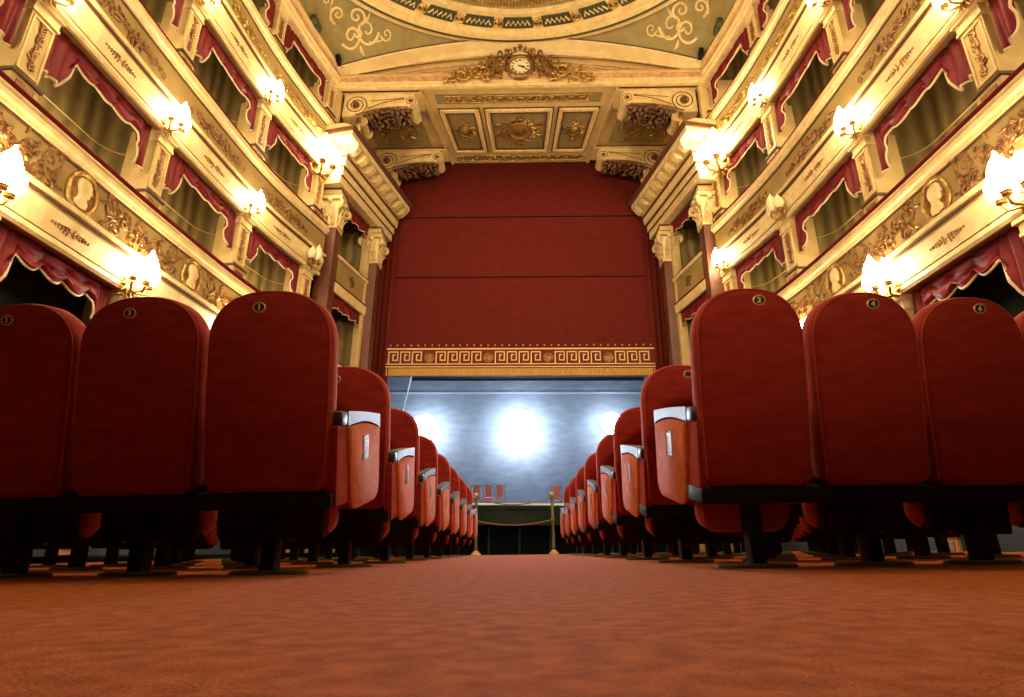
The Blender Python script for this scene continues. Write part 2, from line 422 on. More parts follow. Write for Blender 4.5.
def scroll(cu, cv, r0, turns, a0, w, sgn=1, r1=.12, n=22):
    pts = []; rad = []
    for i in range(n+1):
        q = i/n; r = r0*((1-q)+r1*q)
        a = a0+sgn*turns*2*PI*q
        pts.append((cu+r*cos(a), cv+r*sin(a))); rad.append(w*(1-.45*q))
    rad[-1] = w*.95
    return pts, rad
def leafs(u, v, ang, L, w, curl=.6, n=7):
    pts = []; rad = []; a = ang; x, y = u, v
    for i in range(n+1):
        pts.append((x, y)); rad.append(w*max(.12, sin(PI*min(1, (i/n)*.85+.12))))
        x += L/n*cos(a); y += L/n*sin(a); a += curl/n*2
    return pts, rad
def strokes_medallion(half, seedv):
    rnd = random.Random(seedv); st = []
    for sg in (-1, 1):
        for (cu, cv, r, tn, a0, sn) in ((.52, .10, .13, 1.4, PI, 1), (.60, -.13, .12, 1.3, 2.2, -1), (.80, .07, .11, 1.3, 3.4, 1), (.93, -.10, .085, 1.2, 2.6, -1), (1.04, .06, .06, 1.2, 3.2, 1), (.42, -.20, .07, 1.1, 1.5, 1), (.45, .25, .06, 1.1, 4, -1)):
            p, r_ = scroll(cu, cv, r, tn, a0, .021, sn); st.append(([(sg*a, b_) for a, b_ in p], r_))
        for i in range(44):
            u = rnd.uniform(.36, 1.16); v = rnd.uniform(-.25, .25)*(1.25-u*.55)
            p, r_ = leafs(u, v, rnd.uniform(-2.6, 2.6), rnd.uniform(.08, .17), .026, rnd.uniform(-1.2, 1.2)); st.append(([(sg*a, b_) for a, b_ in p], r_))
        p, r_ = leafs(1.06, .0, .1, .18, .02, .8); st.append(([(sg*a, b_) for a, b_ in p], r_))
    return st
def strokes_spray(half, seedv, v=.2):
    rnd = random.Random(seedv); st = []
    for i in range(34):
        u = -half+2*half*(i+.5)/34
        env = v*(1-abs(u)/half*.6)
        for sg in (-1, 1):
            p, r_ = leafs(u, rnd.uniform(-.04, .04), rnd.uniform(.3, 1.1)*sg+(0 if rnd.random() < .6 else PI), env*rnd.uniform(.7, 1.15), .028, rnd.uniform(-.9, .9)); st.append((p, r_))
    for i in range(4):
        u = -half*.75+half*1.5*i/3
        st.append(scroll(u, (.05 if i % 2 else -.05), .09, 1.3, rnd.uniform(0, 6), .02, (-1)**i))
    for sg in (-1, 1):
        p, r_ = scroll(sg*(half+.10), -.05, .07, 1.2, PI/2, .017, -sg); st.append((p, r_))
    return st
def strokes_small(half, seedv):
    rnd = random.Random(seedv); st = []
    for i in range(12):
        u = -half+2*half*(i+.5)/12
        for sg in (-1, 1):
            st.append(leafs(u, 0, sg*rnd.uniform(.4, 1.2)+(PI if u < 0 else 0), .075*(1.2-abs(u)/half), .016, .6))
    st.append(([(-half, 0), (half, 0)], [.008, .008]))
    return st
def relief(b, st, fn, n=5, lift=.5, mi=0):
    for pts, rad in st:
        b.tube([fn(u, v, r*lift) for (u, v), r in zip(pts, rad)], rad, n, mi)

HEAD = [(.00, -.155), (.075, -.14), (.085, -.10), (.05, -.06), (.045, -.035), (.075, -.025), (.088, .0), (.084, .012), (.092, .022), (.088, .034), (.112, .048), (.094, .085), (.092, .12), (.06, .16), (.005, .172), (-.055, .155), (-.085, .11), (-.085, .05), (-.06, .0), (-.055, -.05), (-.09, -.10), (-.085, -.145)]
SIDEN = {-1: 'left', 1: 'right'}
for s in (-1, 1):
    sn = SIDEN[s]; TEND = TE[s]
    for (tn, zb, zt) in TIERS:
        pv = WP(s, 2, 0, zb)
        t = thing('balcony_parapet', 'cream and gilt balcony parapet on the %s wall, %s of the three tiers' % (sn, TN[tn]), 'balcony', pv, '%s wall balcony parapets' % sn)
        H = zt-zb; z = lambda q: zb+q*H/1.45
        # body, lower fascia + panel field
        prof = [(-.28, z(0)), (.03, z(0)), (.05, z(.10)), (.155, z(.46)), (.155, z(.56)), (.11, z(.60)), (.11, z(1.20)), (.14, z(1.24)), (.14, z(1.36)), (-.28, z(1.36))]
        part('parapet_panel', sweep(s, prof, -1.5, TEND, 56), 'panelpaint', t, 20)
        b = sweep(s, [(.0, z(0)), (.07, z(-.02)), (.10, z(.02)), (.095, z(.07)), (.06, z(.11))], -1.5, TEND, 56)
        sweep(s, [(.062, z(.125)), (.078, z(.12)), (.172, z(.425)), (.150, z(.435))], -1.5, TEND, 56, b)
        part('lower_fascia', b, 'creamlt', t, 30)
        b = sweep(s, [(.13, z(.47)), (.19, z(.475)), (.19, z(.505)), (.13, z(.51))], -1.5, TEND, 56)
        sweep(s, [(.10, z(1.165)), (.128, z(1.17)), (.128, z(1.20)), (.10, z(1.205))], -1.5, TEND, 56, b)
        part('shadow_line', b, 'brown', t, 20)
        b = sweep(s, [(.12, z(.51)), (.215, z(.515)), (.225, z(.56)), (.19, z(.60)), (.15, z(.605)), (.12, z(.64))], -1.5, TEND, 56)
        part('middle_moulding', b, 'creamlt', t, 30)
        b = sweep(s, [(.10, z(1.205)), (.155, z(1.21)), (.17, z(1.25)), (.215, z(1.27)), (.225, z(1.33)), (.19, z(1.36)), (.21, z(1.40)), (.18, z(1.435)), (-.2, z(1.435))], -1.5, TEND, 56)
        part('top_moulding', b, 'creamlt', t, 30)
        b = sweep(s, [(-.30, z(1.36)), (.12, z(1.43)), (.135, z(1.54)), (.08, z(1.60)), (-.2, z(1.60)), (-.30, z(1.5))], -1.5, TEND, 56)
        part('velvet_rail', b, 'rail', t, 40)
        for k in range(0, 4):
            tc = k+.5; L = LB(s, k)
            fn0 = mapper(s, tc, z(.88), .108); fn = lambda u, v, d, fn0=fn0: fn0(u-.32, v, d)
            b = MB()
            if tn == 'A':
                sm_ = strokes_medallion(1.1, 10+k)
                for sg in (-1, 1):
                    b = MB(); relief(b, [q_ for q_ in sm_ if q_[0][0][0]*sg > 0], lambda u, v, d: fn(u*1.15, v*1.12, d)); part('scroll_relief', b, 'goldbr', t, 60)
                b = MB()
                ov = [(.255*cos(2*PI*i/28), .30*sin(2*PI*i/28)) for i in range(29)]
                b.tube([fn(a, c, .02) for a, c in ov], .036, 8)
                med = part('medallion_frame', b, 'gold', t, 60)
                b = MB(); b.prism([(a*.95, c*.95) for a, c in ov[:-1]], fn, 0, .018); part('medallion_field', b, 'goldbr', med)
                b = MB(); hd = [(s*-a*1.4, c*1.4+.0) for a, c in HEAD]
                b.rings([[fn(a, c, .01) for a, c in hd], [fn(a, c, .035) for a, c in hd], [fn(a*.8, c*.85, .052) for a, c in hd], [fn(a*.4, c*.5, .06) for a, c in hd]])
                part('profile_head', b, 'creamlt', med, 60)
            elif tn == 'B':
                relief(b, strokes_spray(.78, 20+k, .24), fn); part('foliage_relief', b, 'goldbr', t, 60)
            else:
                relief(b, strokes_spray(1.0, 30+k, .22), fn); part('foliage_relief', b, 'gold', t, 60)
            b = MB()
            fl = lambda u, v, d, k=k, tc=tc, L=L: WP(s, tc+(u-.32)/L, .118+v*.31+d, z(.27)+v)
            relief(b, strokes_small(.34, 40+k), fl); part('fascia_relief', b, 'goldbr', t, 60)
    # ---- top cornice over the highest boxes
    t = thing('cornice', 'cream cornice with rosy frieze topping the %s wall below the ceiling' % sn, 'cornice', WP(s, 2, 0, 12.8))
    part('cornice_moulding', sweep(s, [(-.3, 12.78), (.10, 12.78), (.16, 12.82), (.14, 12.88), (.20, 12.93), (.20, 12.97), (-.3, 12.97)], -1.5, 4.05, 56), 'creamlt', t, 30)
    part('rosy_frieze', sweep(s, [(-.3, 12.97), (.15, 12.97), (.19, 13.09), (-.3, 13.09)], -1.5, 4.05, 56), 'frieze', t, 30)
    part('crown_moulding', sweep(s, [(-.3, 13.09), (.23, 13.09), (.30, 13.14), (.30, 13.18), (-.3, 13.22)], -1.5, 4.05, 56), 'cream', t, 30)
    # ---- box interiors: hangings with rounded corners
    b = MB(); uvs = []
    LV = [(-.2, 4.9), (5.0, 7.95), (8.0, 11.1), (11.2, 14.1)]
    for li, (za, zc_) in enumerate(LV):
        for k in range(-1, 4):
            path = []; DO = -1.0
            path.append((k+.035, -.12)); path.append((k+.035, DO*.55))
            for i in range(6): q = i/5*PI/2; path.append((k+.035+.2*(1-cos(q)), DO*.55+DO*.45*sin(q)))
            for i in range(1, 6): path.append((k+.235+.53*i/6, DO))
            for i in range(6): q = i/5*PI/2; path.append((k+.965-.2*(1-sin(q)), DO*.55+DO*.45*cos(q)))
            path.append((k+.965, DO*.55)); path.append((k+.965, -.12))
            P = [WP(s, a, d, 0) for a, d in path]
            o0 = len(b.v); u = 0
            for i, p in enumerate(P):
                if i: u += (p-P[i-1]).length
                b.v += [Vector((p.x, p.y, za)), Vector((p.x, p.y, zc_))]; uvs.append((u, za)); uvs.append((u, zc_))
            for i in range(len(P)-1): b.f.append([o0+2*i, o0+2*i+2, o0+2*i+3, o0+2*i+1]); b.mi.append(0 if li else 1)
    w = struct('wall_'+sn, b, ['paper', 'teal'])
    me = w.data; ul = me.uv_layers.new(name='UVMap')
    for lp in me.loops: ul.data[lp.index].uv = uvs[lp.vertex_index]
    # slabs between tiers (box floors and ceilings), partition edges
    b = MB()
    for z0_, z1_ in ((14.1, 14.2),):
        sweep(s, [(-1.6, z0_), (-.05, z0_), (-.05, z1_), (-1.6, z1_)], -1.5, 4.0, 40, b)
    for z0_ in (4.92, 7.93, 11.1):
        sweep(s, [(-1.6, z0_), (-.2, z0_), (-.2, z0_+.08), (-1.6, z0_+.08)], -1.5, 4.0, 40, b)
    b2 = MB()
    struct('trim_box_slabs_'+sn, b, 'brown')
    b = MB()   # outer shell so no light leaks
    sweep(s, [(-1.75, -.3), (-1.65, -.3), (-1.65, 14.3), (-1.75, 14.3)], -1.5, 4.0, 30, b); struct('wall_outer_'+sn, b, 'brown')
    # lower wall dado in front of the parterre boxes
    b = sweep(s, [(-.15, -.12), (0, -.12), (0, 1.55), (-.15, 1.55)], -1.5, 4.0, 40); struct('baseboard_'+sn, b, 'teal')
    # dado cords in the boxes
    b = MB()
    for za in (6.45, 9.45, 12.62):
        for k in range(0, 4):
            DO = -.985
            path = [(k+.05, DO*.3), (k+.045, DO*.55)]+[(k+.045+.2*(1-cos(i/5*PI/2)), DO*.55+DO*.445*sin(i/5*PI/2)) for i in range(6)]+[(k+.765+.19*sin(i/5*PI/2), DO*.55+DO*.44*cos(i/5*PI/2)) for i in range(6)]
            b.tube([WP(s, a, d+.012, za) for a, d in path], .011, 5)
    struct('trim_dado_'+sn, b, 'cream')
    # ---- pilasters
    for li, (za, zc_, word) in enumerate(((-.1, 3.76, 'ground floor'), (5.24, 6.80, 'lowest balcony'), (8.22, 9.82, 'middle balcony'), (11.40, 12.80, 'upper balcony'))):
        for k in range(0, 5):
            if k == 4 and li == 0: continue
            L = LB(s, min(k, 3)); wp = .36/L
            t0 = k-wp; t1 = k if k < 4 else k+.0
            t = thing('box_pilaster', 'cream ornamented pilaster, %s level of the %s wall, %s' % (word, sn, 'nearest the stage' if k == 4 else ORD[4-k]+' from the stage'), 'pilaster', WP(s, k, 0, za), 'box pilasters')
            def pb(b, f0, f1, d0, d1, z0_, z1_, mi=0):
                vs = [WP(s, t0+(t1-t0)*a, d, zz) for a in (f0, f1) for d in (d0, d1) for zz in (z0_, z1_)]
                b.add(vs, [(0, 1, 3, 2), (4, 6, 7, 5), (0, 4, 5, 1), (2, 3, 7, 6), (0, 2, 6, 4), (1, 5, 7, 3)], mi)
            b = MB(); pb(b, 0, 1, -.34, .0, za, zc_); pb(b, .1, .9, -.55, -.34, za, zc_)
            part('shaft', b, 'cream', t)
            b = MB(); m0 = za+.42; m1 = zc_-.28
            for (f0, f1, a0, a1) in ((.06, .14, m0, m1), (.86, .94, m0, m1), (.06, .94, m0, m0+.03), (.06, .94, m1-.03, m1)): pb(b, f0, f1, 0, .02, a0, a1)
            part('panel_frame', b, 'creamlt', t)
            b = MB()
            fp = lambda u, v, d: WP(s, (t0+t1)/2+v/L, d, za+.5+u)
            hh = (zc_-za-.85)
            if hh > .3 and li:
                rnd = random.Random(k*7+li); st = []
                for i in range(16):
                    u = hh*(i+.5)/16
                    for sg in (-1, 1): st.append(leafs(u, 0, sg*rnd.uniform(.4, 1.6), .10, .02, -sg*.7))
                st.append(([(0, 0), (hh, 0)], [.01, .01])); relief(b, st, fp)
                part('ornament', b, 'goldbr', t, 60)
            b = MB(); pb(b, -.05, 1.05, -.36, .04, za, za+.30); pb(b, .15, .85, .04, .055, za+.06, za+.24, 1)
            part('base_block', b, ['cream', 'goldbr'], t)
            b = MB(); pb(b, -.12, 1.12, -.38, .07, za+.30, za+.345); part('base_line', b, 'brown', t)
            b = MB(); pb(b, -.08, 1.08, -.36, .03, zc_-.24, zc_-.20); pb(b, -.04, 1.04, -.36, .02, zc_-.20, zc_-.08); pb(b, -.14, 1.14, -.38, .06, zc_-.08, zc_)
            part('capital', b, 'creamlt', t)
    # ---- drapes
    for li, (zh, word) in enumerate(((3.80, 'ground floor'), (6.80, 'lowest balcony'), (9.82, 'middle balcony'), (12.82, 'upper balcony'))):
        for k in range(0, 4):
            rnd = random.Random(li*10+k)
            L = LB(s, k); N = 120; NV = 14
            t0 = k+.02; t1 = k+1-.42/L; Lr = (t1-t0)*L
            def hang(a):
                u = a*Lr
                l = .29+.12*abs(sin(PI*a*5))
                if a < .15: l = .84 - .10*abs(sin(a/.15*PI))*0 + .04*sin(a*150)*.4
                elif a < .2: l = .84-(a-.15)/.05*.42
                if a > .91: l = .95-.08*(1-(a-.91)/.09)
                elif a > .86: l = .38+(a-.86)/.05*.45
                return l*(.95 if li else 1.05)
            hs = [hang(i/N) for i in range(N+1)]
            hs = [sum(hs[max(0, i-1):i+2])/len(hs[max(0, i-1):i+2]) for i in range(N+1)]
            grid = []
            for i in range(N+1):
                a = i/N; row = []
                for j in range(NV+1):
                    q = j/NV
                    if .17 < a < .88: fold = .035*sin(7*q*2+a*5)*q + .055*(sin(PI*((a*5) % 1))**.7)*(q**.5) + .016*sin(q*24+2*sin(a*5*PI))
                    else: fold = .04*sin(a*Lr*38)*(.3+.7*q)
                    row.append(WP(s, t0+(t1-t0)*a, -.10+fold, zh-hs[i]*q))
                grid.append(row)
            b = MB(); o = 0
            for row in grid: b.v += row
            nn = NV+1
            for i in range(N):
                for j in range(NV): b.f.append([i*nn+j, (i+1)*nn+j, (i+1)*nn+j+1, i*nn+j+1]); b.mi.append(0)
            t = thing('swag_drape', 'crimson swag drape, %s opening on the %s wall, %s from the stage' % (word, sn, ORD[3-k]), 'drape', WP(s, k+.5, -.1, zh), 'crimson drapes in the box openings')
            dr = part('swag_cloth', b, 'drape', t, 80)
            mo = dr.modifiers.new('thickness', 'SOLIDIFY'); mo.thickness = .012
            b = MB(); b.tube([grid[i][NV] for i in range(N+1)], .018, 5); part('cream_edging', b, 'trimc', t, 60)

# ------------------------------------------------------------------ wall lamps
LIGHTS = []
def wall_lamp(name, s, p, n, lab, lit=True, big=1.0, power=60, count=3):
    """gilt bracket with tulip glasses, at p on the wall face, n pointing into the room"""
    t = thing(name, lab, 'wall lamp', p, 'wall lamps on the balconies')
    side = Vector((-n.y, n.x, 0)); up = Vector((0, 0, 1))
    fn = lambda a, c, d: p+side*a*big+up*c*big+n*d*big
    b = MB()
    for st in ([scroll(0, -.02, .11, 1.0, PI/2, .02, 1), scroll(0, -.02, .11, 1.0, PI/2, .02, -1)]+[leafs(0, -.05, q, .17, .028, .4) for q in (-.4, .2, .9, 1.6, 2.3, 2.9, 3.5, 4.2, 4.7, 5.3)]):
        b.tube([fn(u, v, .03) for u, v in st[0]], [r*big for r in st[1]], 6)
    part('bracket_plate', b, 'gold', t, 60)
    hs = []
    offs = {3: (-.15, 0, .15), 1: (0,), 2: (-.09, .09)}[count]
    for i, a in enumerate(offs):
        d = .24 if a == 0 else .17
        tip = fn(a, .02, d)
        b = MB(); b.tube([fn(0, -.08, .02), fn(a*.3, -.13, d*.5), fn(a*.85, -.12, d*.9), fn(a, -.05, d)], [.022*big, .018*big, .016*big, .02*big], 8)
        b.lathe([(.012*big, -.06*big), (.05*big, -.045*big), (.035*big, -.03*big), (.055*big, -.01*big)], tip, 12)
        arm = part('lamp_arm', b, 'gold', t, 60)
        b = MB(); hb = 1.35 if a == 0 else 1.0
        b.lathe([(.035*big, -.01*big), (.085*big, .03*big*hb), (.112*big, .10*big*hb), (.105*big, .17*big*hb), (.07*big, .24*big*hb), (.03*big, .285*big*hb), (.01*big, .33*big*hb)], tip, 14)
        part('glass_shade', b, 'glow' if lit else 'unlit', arm, 60)
    if lit: LIGHTS.append((fn(0, .12, .55), power))
    return t
LAMPN = {0: 'above and behind the camera', 1: 'nearest the camera', 2: 'second from the camera', 3: 'third from the camera', 4: 'beside the proscenium'}
for s in (-1, 1):
    for (tn, zb, zt), ks in zip(TIERS, ((1, 2, 3), (1, 2, 3, 4), (1, 2, 3))):
        for k in ks:
            lit = (s, tn, k) not in ((-1, 'B', 4), (1, 'B', 3))
            tt = k-.13; p = WP(s, tt, .09, zb+.13)
            wall_lamp('balcony_lamp', s, p, Nn(s, tt), '%s gilt lamp on the %s balcony, %s wall, %s' % ('lit' if lit else 'unlit', TN[tn], SIDEN[s], LAMPN[k]), lit, 1.2 if tn == 'A' else 1.0, 34)

# ------------------------------------------------------------------ proscenium
def PX(s, h, y, z): return Vector((X0+s*h, y, z))
for s in (-1, 1):
    sn = SIDEN[s]
    # piers with capitals
    for word, h0, h1, ya, yb in (('near', 4.98, 5.42, 13.75, 14.2), ('far', 4.38, 4.83, 15.85, 16.3)):
        cx = (h0+h1)/2; cy = (ya+yb)/2; hw = (h1-h0)/2
        t = thing('marble_pier', 'red-brown marble pier with cream capital, %s of the curtain, %s one of two' % (sn, 'nearer' if word == 'near' else 'farther'), 'pier', PX(s, cx, cy, 0), 'marble piers of the proscenium')
        b = MB(); b.bbox(X0+s*cx-hw, X0+s*cx+hw, cy-hw, cy+hw, .8, 8.32, .03); part('shaft', b, 'marble', t)
        b = MB(); b.bbox(X0+s*cx-hw-.08, X0+s*cx+hw+.08, cy-hw-.08, cy+hw+.08, -.1, .8, .03); part('plinth', b, 'cream', t)
        b = MB(); c = PX(s, cx, cy, 0)
        def sq(w_, z_): return [(c.x+w_*a, c.y+w_*bb, z_) for a, bb in ((-1, -1), (1, -1), (1, 1), (-1, 1))]
        b.rings([sq(hw*1.08, 8.30), sq(hw*1.08, 8.38), sq(hw*.92, 8.40), sq(hw*.98, 8.8), sq(hw*1.2, 9.12), sq(hw*1.2, 9.14)])
        for z_, w_, hgt, n_ in ((8.38, hw*.98, .36, 3), (8.62, hw*1.0, .40, 2)):      # acanthus leaves on the four faces
            for (ax, ay) in ((1, 0), (-1, 0), (0, 1), (0, -1)):
                for i in range(n_):
                    off = (i-(n_-1)/2)*(hw*1.7/n_)
                    px, py = (ax*w_, off) if ax else (off, ay*w_)
                    pts = []; rad = []
                    for q in range(8):
                        a = q/7; out = .02+.14*a**3; zz = z_+hgt*(a-.25*max(0, a-.8)*3)
                        pts.append((c.x+px+ax*out, c.y+py+ay*out, zz)); rad.append(.085*(1-.55*a)+.015*sin(a*20))
                    b.tube(pts, rad, 6, flat=.5)
        for (ax, ay) in ((1, 1), (-1, 1), (1, -1), (-1, -1)):     # corner volutes
            dx, dy = ax*.7071, ay*.7071; base = hw*1.32
            pts = []; rad = []
            for q in range(20):
                a = q/19; r = .14*(1-.8*a); th = PI/2-a*2*PI*1.3
                o_ = base+.10+r*cos(th); zz = 9.00+r*sin(th)
                pts.append((c.x+dx*o_, c.y+dy*o_, zz)); rad.append(.05*(1-.3*a))
            pts.insert(0, (c.x+dx*hw*1.1, c.y+dy*hw*1.1, 8.75)); rad.insert(0, .03)
            b.tube(pts, rad, 6)
        for (ax, ay) in ((1, 0), (-1, 0), (0, 1), (0, -1)): b.ball((c.x+ax*hw*1.45, c.y+ay*hw*1.45, 9.12), .075, 8, 6)
        part('capital', b, 'creamlt', t, 50)
        b = MB(); b.bbox(c.x-hw*1.5, c.x+hw*1.5, c.y-hw*1.5, c.y+hw*1.5, 9.17, 9.29, .02)
        b.bbox(c.x-hw*1.2, c.x+hw*1.2, c.y-hw*1.2, c.y+hw*1.2, 9.33, 9.50, .01); part('abacus', b, 'cream', t)
        b = MB(); b.box(c.x-hw*1.32, c.x+hw*1.32, c.y-hw*1.32, c.y+hw*1.32, 9.29, 9.33); b.box(c.x-hw*1.25, c.x+hw*1.25, c.y-hw*1.25, c.y+hw*1.25, 9.50, 9.55); part('abacus_line', b, 'brown', t)
    # marble jamb strip behind the near pier
    b = MB(); b.bbox(*sorted((X0+s*5.30, X0+s*5.62)), 14.05, 14.3, -.1, 8.6, .02)
    solo('marble_jamb', b, 'marble', 'narrow marble jamb strip behind the nearer pier on the %s of the curtain' % sn, 'jamb', PX(s, 5.45, 14.2, 0), 'marble jamb strips')
    # entablature over the piers: axis from near to far
    A0 = (4.98, 13.45); A1 = (4.28, 16.75)
    def E(d, z, q):
        h = A0[0]+(A1[0]-A0[0])*q; y = A0[1]+(A1[1]-A0[1])*q
        L = math.hypot(A1[0]-A0[0], A1[1]-A0[1]); nx, ny = (A1[1]-A0[1])/L, -(A1[0]-A0[0])/L     # normal (outward); d toward centre
        return PX(s, h-d*nx, y-d*ny*1.0, z)
    t = thing('entablature', 'cream entablature with block modillions above the marble piers on the %s' % sn, 'entablature', PX(s, 4.6, 15, 9.6))
    def esw(prof, q0=0, q1=1, mb=None, mi=0):
        b = mb or MB(); b.rings([[E(d, z_, q0) for d, z_ in prof], [E(d, z_, q1) for d, z_ in prof]], mi=mi); return b
    b = esw([(-.5, 9.55), (.06, 9.55), (.06, 9.78), (.12, 9.80), (.12, 10.02), (-.5, 10.02)]); esw([(-.5, 10.07), (.20, 10.07), (.22, 10.30), (-.5, 10.32)], -.02, 1.01, b)
    part('architrave', b, 'creamlt', t, 20)
    b = esw([(-.5, 10.02), (.16, 10.02), (.16, 10.07), (-.5, 10.07)], -.01, 1.0); esw([(-.5, 10.30), (.27, 10.30), (.27, 10.36), (-.5, 10.36)], -.03, 1.01, b)
    esw([(-.5, 9.785), (.125, 9.785), (.125, 9.80), (-.5, 9.80)], 0, 1, b)
    part('dark_fillet', b, 'brown', t, 20)
    b = esw([(-.5, 10.36), (.26, 10.36), (.26, 10.66), (-.5, 10.66)], -.03, 1.01); part('modillion_band', b, 'cream', t, 20)
    for i in range(8):     # scrolled blocks
        q = .01+.965*i/7; b = MB(); dq = .028
        b.prism([(.26, 10.42), (.40, 10.42), (.48, 10.48), (.52, 10.54), (.54, 10.64), (.26, 10.66)], lambda a, c_, d: E(a, c_, q+d), -dq, dq)
        b.tube([E(.33, 10.46, q-dq*1.2), E(.33, 10.46, q+dq*1.2)], .055, 8); b.tube([E(.51, 10.59, q-dq*1.2), E(.51, 10.59, q+dq*1.2)], .04, 8)
        part('modillion', b, 'creamlt', t, 40)
    for i in range(2):
        b = MB(); xx = 5.15+.35*i
        b.box(*sorted((X0+s*(xx-.08), X0+s*(xx+.08))), 12.98, 13.34, 10.44, 10.66); part('modillion', b, 'creamlt', t, 40)
    b = esw([(-.7, 10.66), (.56, 10.66), (.58, 10.80), (-.7, 10.82)], -.14, 1.03); part('corona', b, 'creamlt', t, 20)
    b = esw([(-.7, 10.80), (.60, 10.80), (.66, 10.93), (-.7, 10.93)], -.155, 1.035); part('crown_fillet', b, 'brown', t, 20)
    b = esw([(-.7, 10.93), (.60, 10.93), (.30, 11.08), (-.7, 11.12)], -.15, 1.03); part('top_ledge', b, 'cream', t, 20)
    # corner block carrying the top of the entablature and side wall up to the soffit
    b = MB()
    b.rings([[PX(s, 5.45, 13.5, z_), PX(s, 4.85, 17.2, z_), PX(s, 5.6, 17.4, z_), PX(s, 6.2, 13.6, z_)] for z_ in (11.1, 12.85)])
    b.rings([[PX(s, 5.2, 13.42, z_), PX(s, 5.2, 13.6, z_), PX(s, 6.3, 13.6, z_), PX(s, 6.3, 13.42, z_)] for z_ in (10.9, 12.85)])
    struct('wall_proscenium_'+sn, b, 'cream')
    # stage box between the piers
    Q = lambda q, d, z_: PX(s, 5.02+(4.63-5.02)*q-d, 14.12+(15.92-14.12)*q, z_)
    b = MB()
    b.rings([[Q(0, -.9, z_), Q(1, -.9, z_), Q(1, -1.0, z_), Q(0, -1.0, z_)] for z_ in (-.1, 9.7)])
    b.rings([[Q(.97, -.0, z_), Q(1.03, -.0, z_), Q(1.03, -.95, z_), Q(.97, -.95, z_)] for z_ in (-.1, 9.7)])
    w = struct('wall_stagebox_'+sn, b, 'paper'); ul = w.data.uv_layers.new(name='UVMap')
    for lp in w.data.loops: v = w.data.vertices[lp.vertex_index].co; ul.data[lp.index].uv = (v.y+v.x, v.z)
    b = MB()
    for z_ in (9.45, 6.55): b.rings([[Q(0, -.0, z_+e), Q(1, -.0, z_+e), Q(1, -.95, z_+e), Q(0, -.95, z_+e)] for e in (0, .1)])
    struct('trim_stagebox_slabs_'+sn, b, 'brown')
    for zb, zt, word in ((6.55, 7.72, 'upper'), (3.5, 4.72, 'lower')):
        t = thing('stage_box_parapet', 'cream %s stage box parapet with gilt knot, between the %s marble piers' % (word, sn), 'balcony', Q(.5, 0, zb), 'stage box parapets')
        def qs(prof, mb=None):
            b = mb or MB(); b.rings([[Q(0, d, z_) for d, z_ in prof], [Q(1, d, z_) for d, z_ in prof]]); return b
        b = qs([(-.12, zb), (.02, zb), (.05, zb+.30), (.0, zb+.36), (.0, zt-.1), (-.12, zt-.1)]); part('parapet_panel', b, 'panelpaint', t)
        b = qs([(.0, zb), (.05, zb+.02), (.075, zb+.26), (.05, zb+.30)]); qs([(-.12, zt-.12), (.05, zt-.12), (.06, zt-.03), (-.12, zt-.03)], b); part('moulding', b, 'creamlt', t)
        b = qs([(-.12, zb+.30), (.065, zb+.30), (.065, zb+.34), (-.12, zb+.34)]); qs([(-.14, zt-.03), (.04, zt-.03), (.04, zt+.02), (-.14, zt+.02)], b); part('dark_line', b, 'rail', t)
        b = MB(); st = [scroll(.0, .08, .11, 1.2, -PI/2, .025, 1), scroll(.0, -.08, .11, 1.2, PI/2, .025, 1), scroll(.09, 0, .09, 1.1, PI, .022, -1), scroll(-.09, 0, .09, 1.1, 0, .022, -1)]+[leafs(0, 0, q, .22, .025, .5) for q in (.8, 2.3, 3.9, 5.4)]
        relief(b, st, lambda u, v, d: Q(.5+u/1.84, d, (zb+zt)/2+.12+v)); part('knot_ornament', b, 'goldbr', t, 60)
    for zh, word in ((9.5, 'upper'), (6.56, 'lower')):
        N = 50; grid = []
        for i in range(N+1):
            a = i/N; l = .30+.08*abs(sin(PI*a*4))+(.5*max(0, (a-.88)/.12))+(.3*max(0, (.12-a)/.12))
            grid.append([Q(a, -.05+.03*sin(a*60)*(j/5), zh-l*j/5) for j in range(6)])
        b = MB()
        for r in grid: b.v += r
        for i in range(N):
            for j in range(5): b.f.append([i*6+j, (i+1)*6+j, (i+1)*6+j+1, i*6+j+1]); b.mi.append(0)
        t = thing('swag_drape', 'crimson scalloped drape of the %s stage box between the %s marble piers' % (word, sn), 'drape', Q(.5, 0, zh), 'crimson drapes in the stage boxes')
        dr = part('swag_cloth', b, 'drape', t, 80); mo = dr.modifiers.new('thickness', 'SOLIDIFY'); mo.thickness = .012
        b = MB(); b.tube([r[5] for r in grid], .016, 5); part('cream_edging', b, 'trimc', t, 60)
    b = MB()
    b.rings([[Q(.90, .02, z_), Q(.96, .02, z_), Q(.96, -.2, z_), Q(.90, -.2, z_)] for z_ in (-.1, 9.5)])
    solo('box_jamb', b, 'cream', 'slim cream jamb beside the farther marble pier on the %s' % sn, 'jamb', Q(.93, 0, 0), 'slim cream jambs of the stage boxes')
    # scroll brackets under the soffit
    for word, yf, hw_, tip in (('front', 13.62, 5.2, 2.85), ('rear', 16.2, 4.9, 2.45)):
        Lk = (hw_-tip); k = Lk/2.35; ZT = 12.80; D = .72 if word == 'front' else .6
        G = lambda u, v, d: PX(s, hw_-u*k, yf+d, ZT+v)
        t = thing('scroll_bracket', 'cream scroll bracket with brown leaf, %s end of the soffit, %s one' % (sn, 'nearer the clock wall' if word == 'front' else 'nearer the curtain'), 'bracket', G(1, 0, 0), 'scroll brackets under the proscenium soffit')
        b = MB()
        b.prism([(0, -.07), (2.35, -.07), (2.35, 0), (0, 0)], G, -.03, D+.03); part('top_slab', b, 'creamlt', t)
        b = MB(); b.prism([(0, -.035), (2.38, -.035), (2.38, -.0), (0, -.0)], G, -.04, D+.04); part('slab_line', b, 'brown', t)
        b = MB()
